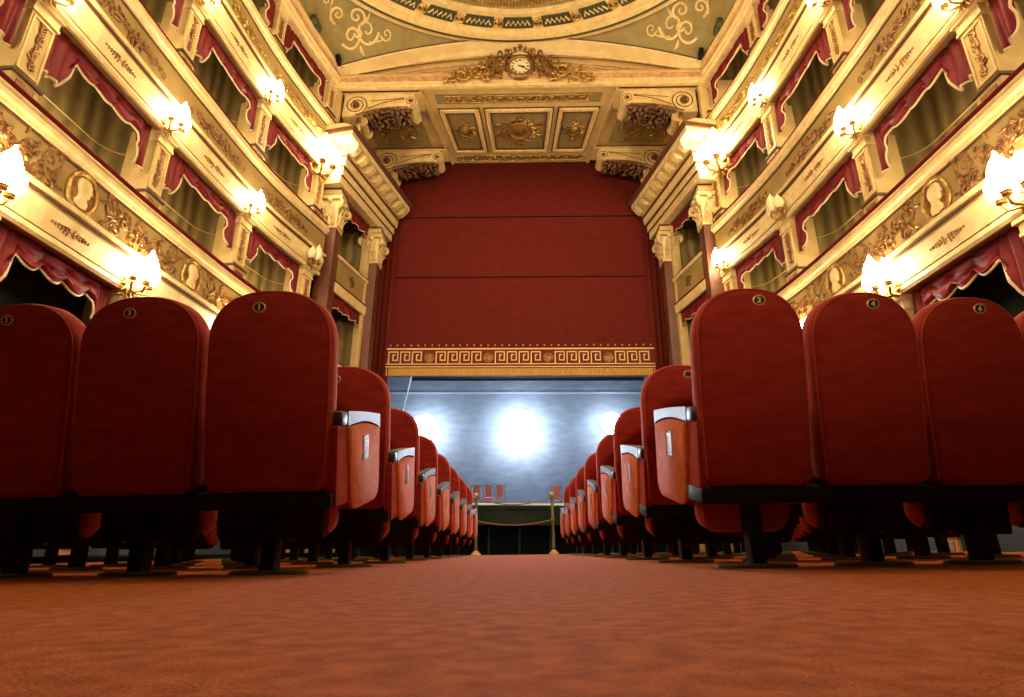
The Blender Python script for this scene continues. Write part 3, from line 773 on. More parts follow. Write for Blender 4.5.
        big = (.42, -.46, .37); sm = (2.02, -.34, .20)
        pts = [(.05, -.07), (.02, -.84), (.48, -.84)]
        N = 12
        pts += [(.48+(1.9-.48)*i/N, -.84+(.84-.56)*(i/N)+.10*sin(PI*i/N)*(1)) for i in range(1, N+1)]
        pts += [(2.1, -.45), (2.1, -.07)]
        b.prism(pts, G, .03, D); 
        for c_, r_ in ((big[:2], big[2]), (sm[:2], sm[2])):
            b.prism([(c_[0]+r_*cos(2*PI*i/28), c_[1]+r_*sin(2*PI*i/28)) for i in range(28)], G, 0.0, D+(.05 if r_ < .3 else 0))
        part('scroll_body', b, 'creamlt', t, 35)
        b = MB()
        for (cu, cv, r_), tn_ in ((big, 2.6), (sm, 2.0)):
            p, rr = scroll(cu, cv, r_-.02, tn_, -PI/2, .022, 1, r1=.15, n=60)
            b.tube([G(u, v, -.004) for u, v in p], .020 if r_ > .3 else .014, 6)
        b.tube([G(.45+1.5*i/12, -.82+.26*(i/12)+.10*sin(PI*i/12), .0) for i in range(13)], .025, 6)
        b.tube([G(.70+1.3*i/12, -.60+.38*(i/12)+.08*sin(PI*i/12), .02) for i in range(13)], .016, 6)
        b.tube([G(.85+1.0*i/12, -.30+.10*(i/12), .02) for i in range(13)], .012, 6)
        part('scroll_line', b, 'goldbr', t, 60)
        b = MB()
        for i in range(26):
            a = i/25; b.ball(G(.68+1.3*a, -.68+.35*a+.09*sin(PI*a), .02), .022, 6, 5)
        part('bead_row', b, 'cream', t, 60)
        b = MB()
        for (cu, cv, r_) in (big, sm): b.ball(G(cu, cv, -.01), r_*.28, 12, 8)
        part('scroll_eye', b, 'brown', t, 60)
        b = MB(); rnd = random.Random(3)
        for j in range(5):
            yy = .06+(D-.12)*j/4
            for i in range(12):
                a = i/11; u = .5+1.35*a; v = -.86+.27*a+.10*sin(PI*a)
                p, rr = leafs(u, v-.0, -1.0+rnd.uniform(-.5, .5), .24+.05*rnd.random(), .075, .9*rnd.choice((1, -.3)))
                b.tube([G(x_, y_, yy) for x_, y_ in p], rr, 6)
        part('acanthus_leaf', b, 'leafbrown', t, 60, label='brown gilt acanthus leaf underneath')
        b = MB()
        for cu, cv, r_ in ((.62, -1.03, .17), (.48, -1.28, .12)):
            p, rr = scroll(cu, cv, r_, 1.5, PI/2, .04, -1); b.tube([G(u, v, .06) for u, v in p], rr, 6)
            p, rr = scroll(cu, cv, r_, 1.5, PI/2, .04, -1); b.tube([G(u, v, D-.1) for u, v in p], rr, 6)
            b.prism([(cu+r_*.8*cos(2*PI*i/16), cv+r_*.8*sin(2*PI*i/16)) for i in range(16)], G, .08, D-.12)
        part('pendant_scroll', b, 'cream', t, 60)
    # painted field between the brackets
    b = MB()
    b.rings([[PX(s, 2.98, 13.5, z_), PX(s, 2.45, 17.05, z_), PX(s, 5.6, 17.05, z_), PX(s, 5.6, 13.5, z_)] for z_ in (12.86, 12.95)], mi=0)
    b.rings([[PX(s, 3.15, 14.5, z_), PX(s, 2.95, 16.05, z_), PX(s, 4.75, 16.05, z_), PX(s, 5.0, 14.5, z_)] for z_ in (12.80, 12.87)], mi=1)
    struct('ceiling_soffit_'+sn, b, ['cream', 'olive'])
    b = MB()
    F1 = lambda u, v, d: PX(s, 3.95-u, 15.3+v, 12.79-d)
    rnd = random.Random(5); st = [scroll(.35, .1, .25, 1.5, PI, .035), scroll(-.4, .05, .25, 1.5, 0, .035, -1), scroll(.0, -.3, .18, 1.4, 1, .03)]+[leafs(rnd.uniform(-.7, .7), rnd.uniform(-.4, .4), rnd.uniform(0, 6), .28, .035, rnd.uniform(-1, 1)) for i in range(22)]
    relief(b, st, F1, 5, .3)
    solo('soffit_ornament', b, 'gold', 'gilt scroll ornament on the olive soffit field between the two brackets on the %s' % sn, 'ornament', F1(0, 0, 0), 'soffit ornaments')
    # tormentor beside the curtain
    b = MB(); N = 40
    o = [[PX(s, 4.06+1.2*i/N, 16.93+.02*sin(i*1.1), z_) for i in range(N+1)] for z_ in (1.1, 12.8)]
    b.rings(o, closed=False, cap=False)
    tq = solo('side_curtain', b, 'curtain', 'narrow dark red fixed curtain beside the house curtain on the %s' % sn, 'curtain', PX(s, 4.6, 16.86, 6), 'side curtains'); mo = tq.modifiers.new('thickness', 'SOLIDIFY'); mo.thickness = .03

# double lamp at the near ends of the entablatures
for s in (-1, 1):
    p = PX(s, 5.43, 13.2, 9.78)
    wall_lamp('balcony_lamp', s, p, Vector((-s*.5, -.86, 0)).normalized(), 'large bright gilt lamp at the corner of the %s entablature' % SIDEN[s], True, 1.9, 60)

# ------------------------------------------------------------------ soffit with coffers
def SX(q, y): return q*(2.95+(2.40-2.95)*(y-13.5)/3.5)
b = MB()
def sbox(q0, q1, y0, y1, z0, z1, mb, mi=0):
    vs = [(X0+SX(q, y), y, z) for q in (q0, q1) for y in (y0, y1) for z in (z0, z1)]
    mb.add(vs, [(0, 1, 3, 2), (4, 6, 7, 5), (0, 4, 5, 1), (2, 3, 7, 6), (0, 2, 6, 4), (1, 5, 7, 3)], mi)
sbox(-1.0, 1.0, 13.45, 17.06, 12.80, 12.95, b)
for q in (-1, .965): sbox(q, q+.035, 13.5, 17.05, 12.74, 12.81, b)
struct('ceiling_soffit_centre', b, 'cream')
CO = [(-.87, -.44, 'left'), (-.37, .37, 'middle'), (.44, .87, 'right')]
for q0, q1, nm in CO:
    yc = 15.35; t = thing('soffit_coffer', 'moulded cream coffer with gilt rosette in the soffit before the curtain, %s of three' % nm, 'coffer', (X0+SX((q0+q1)/2, yc), yc, 12.8), 'coffers of the soffit')
    y0, y1 = 14.35, 16.35; wq = .035
    b = MB()
    for e, z_ in ((0, .09), (.028, .055)):
        a0, a1, c0, c1 = q0+e, q1-e, y0+e*2.6, y1-e*2.6
        sbox(a0, a1, c0, c0+.09, 12.8-z_, 12.81, b); sbox(a0, a1, c1-.09, c1, 12.8-z_, 12.81, b); sbox(a0, a0+.03, c0, c1, 12.8-z_, 12.81, b); sbox(a1-.03, a1, c0, c1, 12.8-z_, 12.81, b)
    part('coffer_frame', b, 'creamlt', t, 20)
    b = MB()
    for e, z_ in ((-.014, .03), (.052, .075)):
        a0, a1, c0, c1 = q0+e, q1-e, y0+e*2.6, y1-e*2.6
        sbox(a0, a1, c0, c0+.03, 12.8-z_, 12.81, b); sbox(a0, a1, c1-.03, c1, 12.8-z_, 12.81, b); sbox(a0, a0+.011, c0, c1, 12.8-z_, 12.81, b); sbox(a1-.011, a1, c0, c1, 12.8-z_, 12.81, b)
    part('coffer_groove', b, 'brown', t, 20)
    b = MB(); sbox(q0+.06, q1-.06, y0+.17, y1-.17, 12.775, 12.81, b); part('coffer_field', b, 'olive', t, 20)
    cq = X0+SX((q0+q1)/2, yc); wide = .62 if nm == 'middle' else .3
    b = MB(); rnd = random.Random(9)
    R = .36 if nm == 'middle' else .22
    b.tube([(cq+R*cos(2*PI*i/24), yc+R*sin(2*PI*i/24), 12.765) for i in range(25)], .035, 6)
    b.lathe([(R*.75, .0), (R*.55, -.05), (R*.25, -.06), (.02, -.10)], (cq, yc, 12.775), 16)
    st = []
    for i in range(30 if nm == 'middle' else 16):
        a = 2*PI*i/(30 if nm == 'middle' else 16)
        st.append(leafs((R+.02)*cos(a)*1.05, (R+.02)*sin(a), a+.2, min(.30, wide*.5), .035, .9*(-1)**i))
    for sg in (-1, 1):
        st.append(scroll(0, sg*(R+.22), .12, 1.2, 0, .025, sg))
        if nm == 'middle': st += [scroll(sg*(R+.28), .25, .14, 1.3, 0, .03, sg), scroll(sg*(R+.28), -.25, .14, 1.3, 0, .03, -sg)]
    relief(b, st, lambda u, v, d: Vector((cq+u, yc+v, 12.77-d)), 5, .3)
    part('rosette', b, 'gold', t, 60)
for y0, y1, nm in ((13.75, 14.12, 'nearer the clock'), (16.55, 16.85, 'nearer the curtain')):
    t = thing('soffit_ornament_strip', 'long gilt running ornament strip across the soffit, %s' % nm, 'ornament', (X0, (y0+y1)/2, 12.8), 'ornament strips of the soffit')
    b = MB(); sbox(-.86, .86, y0, y1, 12.78, 12.81, b); part('strip_field', b, 'olive', t)
    b = MB(); st = []
    for i in range(28):
        u = -.83+1.66*(i+.5)/28; st.append(scroll(u*2.6, 0, .085, 1.2, PI/2*(1+2*(i % 2)), .022, (-1)**i))
    st.append(([(-2.2, .13), (2.2, .13)], [.015, .015])); st.append(([(-2.2, -.13), (2.2, -.13)], [.015, .015]))
    relief(b, st, lambda u, v, d: Vector((X0+u, (y0+y1)/2+v, 12.775-d)), 5, .3); part('running_scroll', b, 'gold', t, 60)

# ------------------------------------------------------------------ clock wall, cornice, arch
b = MB(); b.box(X0-5.7, X0+5.7, 13.36, 13.55, 12.78, 14.9); struct('wall_front', b, 'cream')
t = thing('front_cornice', 'cream and rosy horizontal cornice across the hall beneath the clock', 'cornice', (X0, 13.3, 12.9))
b = MB(); b.box(X0-5.35, X0+5.35, 13.28, 13.42, 12.74, 12.86); b.box(X0-5.35, X0+5.35, 13.32, 13.42, 12.69, 12.74); part('lower_moulding', b, 'creamlt', t)
b = MB(); b.box(X0-5.35, X0+5.35, 13.24, 13.42, 12.86, 12.995); part('rosy_frieze', b, 'frieze', t)
b = MB(); b.box(X0-5.35, X0+5.35, 13.18, 13.42, 12.995, 13.04); part('upper_moulding', b, 'cream', t)
# archivolt mouldings
def arch(h, z0, z1, n=40): return [(X0+h*(2*i/n-1), z0+(z1-z0)*(1-(2*i/n-1)**2)) for i in range(n+1)]
t = thing('arch_moulding', 'shallow cream arch band spanning above the clock', 'arch', (X0, 13.3, 13.5))
lo = arch(5.0, 13.02, 13.72); up = arch(5.35, 13.12, 14.12)
b = MB()
b.rings([[(a[0], 13.30, a[1]), (a[0], 13.22, a[1]+.02), (a[0]*.5+c[0]*.5, 13.16, a[1]*.5+c[1]*.5), (c[0], 13.06, c[1]), (c[0], 13.36, c[1]+.02), (a[0], 13.37, a[1])] for a, c in zip(lo, up)])
part('arch_band', b, 'cream', t, 60)
b = MB(); b.tube([(a[0], 13.22, a[1]) for a in arch(5.02, 13.03, 13.74)], .022, 6); b.tube([(a[0], 13.05, a[1]) for a in arch(5.37, 13.13, 14.14)], .028, 6); part('arch_bead', b, 'creamlt', t, 60)
b = MB(); b.tube([(a[0], 13.02, a[1]+.03) for a in arch(5.40, 13.12, 14.12)], .022, 6); b.tube([(a[0], 13.25, a[1]) for a in arch(4.95, 13.03, 13.66)], .014, 6); part('arch_line', b, 'brown', t, 60)
b = MB()
for h, z1, r in ((4.3, 13.55, .028), (3.9, 13.42, .02), (3.4, 13.34, .02)):
    b.tube([(x, 13.33, z) for x, z in arch(h, 13.05, z1)], r, 6)
part('inner_arch_line', b, 'frieze', t, 60)
# clock with sculpted group
CZ = 13.24; CX = X0+.05; CY = 13.20
t = thing('clock', 'ivory-dialled wall clock in a brown gilt scroll setting above the curtain', 'clock', (CX, CY, CZ))
b = MB(); b.lathe([(.30, .0), (.30, -.03), (.001, -.03)], (CX, CY, CZ), 40, axis='y'); dl = part('dial', b, 'dial', t)
b = MB(); b.lathe([(.29, .05), (.29, -.06), (.33, -.09), (.40, -.08), (.44, -.03), (.44, .05)], (CX, CY, CZ), 40, axis='y'); part('bezel', b, 'goldbr', t, 60)
RN = ['XII', 'I', 'II', 'III', 'IV', 'V', 'VI', 'VII', 'VIII', 'IX', 'X', 'XI']
nm = MB()
for i, tx in enumerate(RN):
    a = PI/2-2*PI*i/12; rot = a-PI/2
    cx_, cz_ = CX+.225*cos(a), CZ+.225*sin(a)
    m_ = text_mesh(tx, .10, 1, lambda u, v, d: Vector((cx_+u*.8*cos(rot)-v*sin(rot), CY-.031-.003*d, cz_+u*.8*sin(rot)+v*cos(rot))), 'numerals', 'ink', None, .004)
    nm.add(m_.v, m_.f)
part('numerals', nm, 'ink', dl, None)
for nm_, a, L, w in (('hour_hand', math.radians(-12), .15, .018), ('minute_hand', math.radians(-30), .23, .012)):
    b = MB(); b.prism([(-.05, -w), (L*.6, -w*1.1), (L, 0), (L*.6, w*1.1), (-.05, w)], lambda u, v, d: Vector((CX+u*cos(a)-v*sin(a), CY-.04-d, CZ+u*sin(a)+v*cos(a))), 0, .012); part(nm_, b, 'ink', dl)
CF = lambda u, v, d: Vector((CX+u, CY-.02-d, CZ+v*1.28))
b = MB(); st = []
rnd = random.Random(11)
for sg in (-1, 1):
    for cu, cv, r, a0, k_ in ((1.22, -.12, .23, PI, 1), (1.62, -.24, .17, PI*.8, 1), (1.95, -.33, .10, PI*.6, 1), (.60, -.14, .16, 2, -1), (.95, -.30, .13, 1, -1), (1.05, .05, .12, 1, -1)):
        p, r_ = scroll(cu, cv, r, 1.6, a0, .045, k_); st.append(([(sg*x, y) for x, y in p], r_))
    for i in range(44):
        u = rnd.uniform(.8, 2.1); v = -.35+rnd.uniform(-.02, .55)*(2.2-u)/1.3
        p, r_ = leafs(u, v, rnd.uniform(0, 6), .2, .04, rnd.uniform(-1, 1)); st.append(([(sg*x, y) for x, y in p], r_))
    p, r_ = scroll(.33, .43, .10, 1.2, 0, .035, 1); st.append(([(sg*x, y) for x, y in p], r_))
    p = [(sg*.45*cos(q), .0+.47*sin(q)) for q in [PI*.1+.35*PI*i/8 for i in range(9)]]; st.append((p, [.03]*9))
relief(b, st, CF, 6, .6); part('scrollwork', b, 'gold', t, 60)
b = MB()
for i in range(7): q = PI*(.2+.6*i/6); pts, rr = leafs(.42*cos(q), .42*sin(q), q, .16, .05, 0); b.tube([CF(u, v, .05) for u, v in pts], rr, 6)
b.ball(CF(0, .52, .08), .07); part('crest', b, 'goldbr', t, 60)
for sg in (-1, 1):     # winged figures either side of the dial
    b = MB()
    J = [(.78, -.30, .05), (.74, -.14, .10), (.69, 0, .085), (.64, .12, .10), (.60, .20, .045)]
    b.tube([CF(sg*u, v, .10) for u, v, r in J], [r for u, v, r in J], 10)
    b.ball(CF(sg*.58, .28, .12), .10, 12, 9, sc=(.9, .95, 1.1))
    b.tube([CF(sg*.63, .14, .14), CF(sg*.52, .06, .2), CF(sg*.46, .12, .15)], [.04, .035, .025], 8)
    b.tube([CF(sg*.69, .14, .12), CF(sg*.80, .02, .16), CF(sg*.74, -.10, .2)], [.04, .035, .025], 8)
    b.tube([CF(sg*.64, -.22, .14), CF(sg*.55, -.30, .22), CF(sg*.56, -.46, .16)], [.065, .055, .035], 8)
    for i in range(5): b.tube([CF(sg*.72, .14, .06), CF(sg*(.86+.02*i), .25-.07*i, .05), CF(sg*(.98-.02*i), .30-.12*i, .03)], [.03, .035, .012], 6)
    part('winged_figure', b, 'goldbr', t, 60)

# ------------------------------------------------------------------ vaulted ceiling: pendentives and oval rings
EC = 9.2; EA = 5.75; EB = 4.02; ZC = 14.2
def ell(f, q): return Vector((X0+EA*f*sin(q), EC+EB*f*cos(q), ZC))
def outer(q):     # q 0..pi/2 from the front centre to the side centre
    f = q/(PI/2); sA = .62
    if f < sA:
        h = 5.35*(f/sA); z = 14.14-(14.14-13.13)*(h/5.35)**2; return (h, 13.07, z)
    g = (f-sA)/(1-sA); p = W(1, 4-1.8*g); return (p.x-X0-.28, min(13.07, p.y-.17-.2*0), 13.2)
for s in (-1, 1):
    b = MB(); NQ, NR = 48, 10
    for i in range(NQ+1):
        q = (PI/2)*i/NQ; e = ell(1.0, s*q*1.0) if True else None
        o_ = outer(q); o_ = Vector((X0+s*o_[0], o_[1], o_[2]))
        for j in range(NR+1):
            a = j/NR; p = e.lerp(o_, a); p.z += .18*sin(PI*a)*min(1, (o_-e).length/2)
            b.v.append(p)
    for i in range(NQ):
        for j in range(NR): b.f.append([i*(NR+1)+j, (i+1)*(NR+1)+j, (i+1)*(NR+1)+j+1, i*(NR+1)+j+1]); b.mi.append(0)
    struct('ceiling_pendentive_'+SIDEN[s], b, 'olive', smooth=80)
    # gilt scroll painting as low relief
    def PF(u, v, d):     # u along x outward, v along y
        h = 4.1+u; y = 11.95+v
        return h, y
    b = MB(); st = [scroll(-.1, .1, .42, 1.4, PI*.9, .045, -1), scroll(.45, .15, .36, 1.4, .3, .045, 1), scroll(.15, -.35, .3, 1.3, 2, .04, 1), scroll(.75, -.55, .26, 1.4, 1, .04, -1), scroll(.95, -1.05, .18, 1.3, 2, .03, 1), scroll(-.75, .32, .2, 1.3, 0, .03, 1), scroll(.2, .1, .15, 1.2, 0, .04, 1)]
    st += [leafs(-.1, .4, 2.8, .6, .03, .4), leafs(.9, -.3, -1.2, .6, .03, -.5), leafs(.2, .45, PI/2, .3, .05, .5), leafs(.05, -.1, 3.4, .5, .04, .5)]
    def pend(h, y):     # nearest ceiling height by sampling
        q = math.atan2(h/EA, (y-EC)/EB)
        best = None
        for k in range(60):
            qq = PI/2*k/59; e = ell(1, qq); o_ = Vector((X0+outer(qq)[0], outer(qq)[1], outer(qq)[2]))
            d0 = Vector((o_.x-e.x, o_.y-e.y)); L2 = d0.length_squared
            if L2 < 1e-6: continue
            a = max(0, min(1, ((X0+h-e.x)*d0.x+(y-e.y)*d0.y)/L2)); px, py = e.x+d0.x*a, e.y+d0.y*a
            dd = (px-X0-h)**2+(py-y)**2
            if best is None or dd < best[0]: best = (dd, e.z+(o_.z-e.z)*a+.18*sin(PI*a)*min(1, (o_-e).length/2))
        return best[1]
    def PF2(u, v, d):
        h, y = 4.38+u*.80, 12.40+v*.80
        return Vector((X0+s*h, y, pend(h, y)-.012-d))
    relief(b, st, PF2, 5, .2)
    solo('ceiling_scroll_ornament', b, 'creamlt', 'pale gilt scroll ornament on the olive corner of the ceiling, %s side' % SIDEN[s], 'ornament', PF2(0, 0, 0), 'ceiling corner ornaments')
    b = MB(); p = PX(s, 5.12, 12.78, 13.12); b.bbox(p.x-.05, p.x+.05, p.y-.12, p.y+.10, 13.05, 13.30, .02); b.cyl((p.x, p.y-.12, 13.17), (p.x, p.y-.17, 13.17), .045)
    solo('small_spotlight', b, 'black', 'small black fitting on the cornice in the %s corner of the ceiling' % SIDEN[s], 'spotlight', p, 'small black fittings on the wall cornices')
    b = MB(); p = WP(s, 3.28, .35, 13.2); b.bbox(p.x-.07, p.x+.07, p.y-.22, p.y+.22, 13.18, 13.36, .02)
    b.bbox(p.x-.02, p.x+.02, p.y-.05, p.y+.05, 13.12, 13.19, .005)
    solo('cornice_box', b, 'darkgreen', 'small dark green box standing on the %s wall cornice' % SIDEN[s], 'box', p, 'small dark green boxes on the wall cornices')
def ringband(f0, f1, z0, z1, mb, mi=0, q0=-PI, q1=PI, n=120, th=.05):
    mb.rings([[(lambda p, z: Vector((p.x, p.y, z)))(ell(f, q0+(q1-q0)*i/n), z) for f, z in ((f0, z0), (f1, z0), (f1, z1), (f0, z1))] for i in range(n+1)])
t = thing('ceiling_oval', 'large oval ceiling moulding with cream bands, dark green plaques and gilt rings', 'ceiling moulding', (X0, EC, ZC))
b = MB(); ringband(.905, .945, ZC-.16, ZC+.05, b); ringband(.975, 1.0, ZC-.10, ZC+.05, b); part('outer_moulding', b, 'creamlt', t)
b = MB(); ringband(.945, .962, ZC-.165, ZC+.05, b); ringband(1.0, 1.008, ZC-.06, ZC+.05, b); part('dark_ring', b, 'darkgreen', t)
b = MB(); ringband(.957, .975, ZC-.15, ZC+.05, b); part('rounded_moulding', b, 'cream', t)
b = MB(); ringband(.72, .905, ZC-.05, ZC+.05, b); part('plaque_band', b, 'creamlt', t)
b = MB(); ringband(.715, .735, ZC-.13, ZC+.03, b); part('inner_moulding', b, 'creamlt', t)
b = MB(); ringband(.62, .72, ZC-.03, ZC+.03, b); part('relief_band', b, 'olive', t)
b = MB(); st = []
relf = lambda u, v, d: (lambda p: Vector((p.x, p.y, ZC-.04-d)))(ell(.67+v, u))
for i in range(150):
    q = -PI/2*1.1+PI*1.1*i/149; p, r_ = scroll(0, 0, .028, 1.2, PI/2*(1+2*(i % 2)), .022, (-1)**i, n=10); st.append(([(q+x*.25, y) for x, y in p], r_))
relief(b, st, relf, 4, .2); part('running_relief', b, 'gold', t, 60, kind='stuff')
b = MB(); ringband(.0, .62, ZC+.02, ZC+.06, b, n=80); part('centre_field', b, 'olive', t)
step = .235
for i in range(-4, 5):
    q = i*step; dq = .088
    b = MB(); ringband(.778, .868, ZC-.065, ZC-.03, b, 0, q-dq, q+dq, 8)
    pl = part('plaque', b, 'darkgreen', t)
    b = MB(); rnd = random.Random(i+20)
    st = [leafs(q-dq*.8+dq*1.6*k/9, rnd.uniform(-.012, .012), 0, .02, .02, 0, 3) for k in range(10)]
    g = lambda u, v, d: (lambda p: Vector((p.x, p.y, ZC-.072-d)))(ell(.8235+v, u))
    zig = [(q-dq*.8+dq*1.6*k/10, .018*(-1)**k) for k in range(11)]
    b.tube([g(u, v, 0) for u, v in zig], .028, 5); part('plaque_ornament', b, 'creamlt', pl, 60)
    b = MB(); c = ell(.8235, q+step/2)
    b.lathe([(.15, .0), (.15, -.04), (.12, -.06), (.09, -.03), (.06, -.05), (.01, -.06)], (c.x, c.y, ZC-.05), 20); part('rosette', b, 'gold', t, 60)
    for sg in (-1, 1):
        b = MB(); c = ell(.8235, q+sg*(dq+.012)); b.ball((c.x, c.y, ZC-.06), .06, 8, 6); part('plaque_end', b, 'darkgreen', t, 60)
# closing ceiling behind/above (outside the oval, over the rear of the hall)
b = MB(); b.box(X0-7.5, X0+7.5, -3.5, 9.0, 14.4, 14.5); b.box(X0-7.5, X0+7.5, 9.0, 13.6, 14.5, 14.6); struct('ceiling', b, 'olive')

# ------------------------------------------------------------------ house curtain
HWC = 4.13; YC = 17.0
t = thing('house_curtain', 'dark red house curtain with a gold greek key border and fringe', 'curtain', (X0, YC, 5.2))
b = MB(); N = 120; zs = [5.02, 5.25, 6.1, 8.34, 8.37, 8.40, 10.58, 10.61, 10.64, 12.9]
dy = [0]*10
b.rings([[(X0-HWC+2*HWC*i/N, YC+d+.012*(1 if i % 20 == 0 else 0), z) for i in range(N+1)] for z, d in zip(zs, dy)], closed=False, cap=False)
cl = part('curtain_cloth', b, 'curtain', t, 30); mo = cl.modifiers.new('thickness', 'SOLIDIFY'); mo.thickness = .04; mo.offset = -1
b = MB()
for z in (8.36, 10.60): b.box(X0-HWC, X0+HWC, YC-.012, YC-.004, z-.01, z+.025)
part('seam_fold', b, 'pit', t)
b = MB(); b.box(X0-HWC, X0+HWC, YC-.055, YC-.02, 5.26, 5.93); part('hem_band', b, 'hemred', t)
b = MB(); KF = YC-.075
def kb(x0, x1, z0, z1): b.box(X0+min(x0, x1), X0+max(x0, x1), KF, YC-.05, z0, z1)
for z0, z1 in ((5.86, 5.905), (5.285, 5.315)): kb(-HWC, HWC, z0, z1)
per = 60/579.25*17.7*1.005; cell = per/5.0; wk = .034
mx = [(-(520.3-x))/579.25*17.72 for x in (428.9, 488.8, 549, 609.4)]
kz0, kz1 = 5.375, 5.80
def key(x, c):   # one meander: rises, runs right, drops, hooks back
    kb(x, x+wk, kz0, kz1); kb(x, x+c*.86, kz1-wk, kz1); kb(x+c*.86-wk, x+c*.86, kz0+.12, kz1)
    kb(x+c*.36, x+c*.86, kz0+.12, kz0+.12+wk); kb(x+c*.36, x+c*.36+wk, kz0+.12, kz1-.13); 
    kb(x+c*.36, x+c*.60, kz1-.13-wk*0, kz1-.13+wk)
    kb(x, x+c, kz0, kz0+wk) if False else None
starts = []
for m_ in [mx[0]-per]+mx:
    for j in range(4):
        x = m_+cell*(.53+j)
        if x > -HWC-.01 and x+cell < HWC+.05: key(x, cell*.98)
        if x > -HWC-.01 and x+cell < HWC+.05: None
kb(-HWC, HWC, kz0-.0, kz0+.03)
part('greek_key', b, 'embroid', t, 20)
for m_ in mx:
    b = MB(); c = (X0+m_, YC-.06, 5.59)
    b.lathe([(.155, .0), (.155, -.02), (.12, -.03), (.10, -.01), (.06, -.02), (.01, -.03)], c, 20, axis='y')
    part('medallion', b, 'goldbr', t)
b = MB()
for i in range(38):
    x = -HWC+.09+(2*HWC-.18)*i/37
    b.box(X0+x-.022, X0+x+.022, YC-.06, YC-.03, 5.985, 6.03)
part('dot_row', b, 'fringe', t)
b = MB(); NF = 240
b.rings([[(X0-HWC+2*HWC*i/NF, YC-.05-.014*(i % 2), z) for i in range(NF+1)] for z in (5.255, 5.02)], closed=False, cap=False)
fr = part('fringe', b, 'fringe', t, None); mo = fr.modifiers.new('thickness', 'SOLIDIFY'); mo.thickness = .02

# ------------------------------------------------------------------ stage
SY = 15.5; SZ = 1.115
b = MB(); rk = .055; YB = 33.6
def sfl(y): return SZ+(y-SY)*rk
b.rings([[(X0-7.5, y, sfl(y)-.12), (X0+7.5, y, sfl(y)-.12), (X0+7.5, y, sfl(y)), (X0-7.5, y, sfl(y))] for y in (SY, YB+.4)])
struct('floor_stage', b, 'stage')
b = MB(); b.box(X0-6.5, X0+6.5, SY-.06, SY+.05, SZ-.022, SZ+.025)
solo('stage_edge', b, 'stagelip', 'edge strip along the front of the stage, coloured pale for the light on it', 'edge strip', (X0, SY, SZ))
b = MB(); b.box(X0-6.5, X0+6.5, SY+.0, SY+.12, .60, SZ-.04)
b.box(X0-6.5, X0+6.5, SY-.04, SY+.0, .60, .66); b.box(X0-6.5, X0+6.5, SY-.03, SY, SZ-.12, SZ-.04)
struct('trim_stage_front', b, 'stagefront')
b = MB(); b.box(X0-6.5, X0+6.5, SY+.35, SY+.5, -1.8, .8)
struct('wall_pit', b, 'pit')
b = MB()
for i in range(9): x = X0-3.2+.8*i; b.box(x, x+.05, SY+.28, SY+.35, -1.5, .62)
struct('trim_pit_posts', b, 'stagefront')
# backcloth
b = MB(); b.box(X0-9.4, X0+9.4, YB, YB+.05, sfl(YB)-.0, 14.4)
t = thing('backcloth', 'blue-grey backcloth filling the rear of the stage', 'backcloth', (X0, YB, 2))
part('cloth', b, 'backdrop', t)
b = MB()
def zz(py, Y): return Y*math.tan(math.radians(19.167)+math.atan((348.5-py)/579.25))
z1 = zz(393, YB); b.box(X0-9.4, X0+9.4, YB-.03, YB, z1-.05, z1+.07); part('pale_seam', b, 'backseam', t)
b = MB(); z1 = zz(380, 26); b.cyl((X0-5.2, 26, z1+.06), (X0+5.6, 26, z1+.06), .10, n=12)
for i in range(5): b.cyl((X0-5+2.5*i, 26, z1+.1), (X0-5+2.5*i, 26, z1+5), .02, n=6)
solo('batten', b, 'dark', 'black lighting batten hanging just under the curtain fringe', 'batten', (X0, 26, z1))
b = MB(); c1 = X0+(402.5-520)/579.25*25.6; c2 = X0+(394.5-520)/579.25*25.2
b.tube([(c1, 25.8, zz(376, 25.8)), (c1*.55+c2*.45, 25.8, zz(390, 25.8)), (c2, 25.8, zz(407, 25.8)), (c2-.2, 25.8, zz(440, 25.8)), (c2-.25, 25.8, sfl(25.8))], .035, 8)
solo('hanging_cable', b, 'cable', 'white cable hanging at the left side of the stage', 'cable', (c1, 25.8, 5))
# masking sides and top of the stage
for s in (-1, 1):
    b = MB(); b.box(*sorted((X0+s*9.5, X0+s*9.6)), 17.3, YB, .5, 14.5); struct('wall_stage_'+SIDEN[s], b, 'dark')
b = MB(); b.box(X0-12, X0+12, 17.3, YB+.3, 14.5, 14.6); struct('ceiling_stage', b, 'dark')
b = MB(); b.box(X0-9.5, X0-4.2, 17.3, 17.4, -.2, 14.5); b.box(X0+4.2, X0+9.5, 17.3, 17.4, -.2, 14.5); b.box(X0-4.2, X0+4.2, 17.3, 17.4, 5.6, 14.5); struct('wall_proscenium_rear', b, 'dark')
# floodlights
def flood(px, py, r, lab, Y=32.4):
    sc_ = Y/.9445/ (1) ; el = math.radians(19.167)+math.atan((348.5-py)/579.25)
    z = Y*math.tan(el); zc = Y*cos(math.radians(19.167))+z*sin(math.radians(19.167)); x = X0*0+ (px-529.4)/579.25*zc
    t = thing('floodlight', lab, 'stage light', (x, Y, z), 'floodlights facing the hall')
    b = MB(); b.lathe([(r*.3, .45), (r*.6, .3), (r*.9, .05), (r*.9, .0)], (x, Y, z), 24, axis='y'); part('housing', b, 'black', t)
    b = MB(); b.lathe([(.001, .0), (r*.97, .0), (r*.97, -.03), (r*.6, -.10), (r*.2, -.12)], (x, Y, z), 24, axis='y'); part('lens', b, 'flood', t, 60)
    b = MB(); b.cyl((x, Y+.3, z), (x, Y+.3, sfl(Y)), .014, n=8); b.lathe([(.4, .03), (.4, .06), (.05, .12)], (x, Y+.3, sfl(Y)-.02), 16); part('stand', b, 'backdrop', t)
    return Vector((x, Y, z))
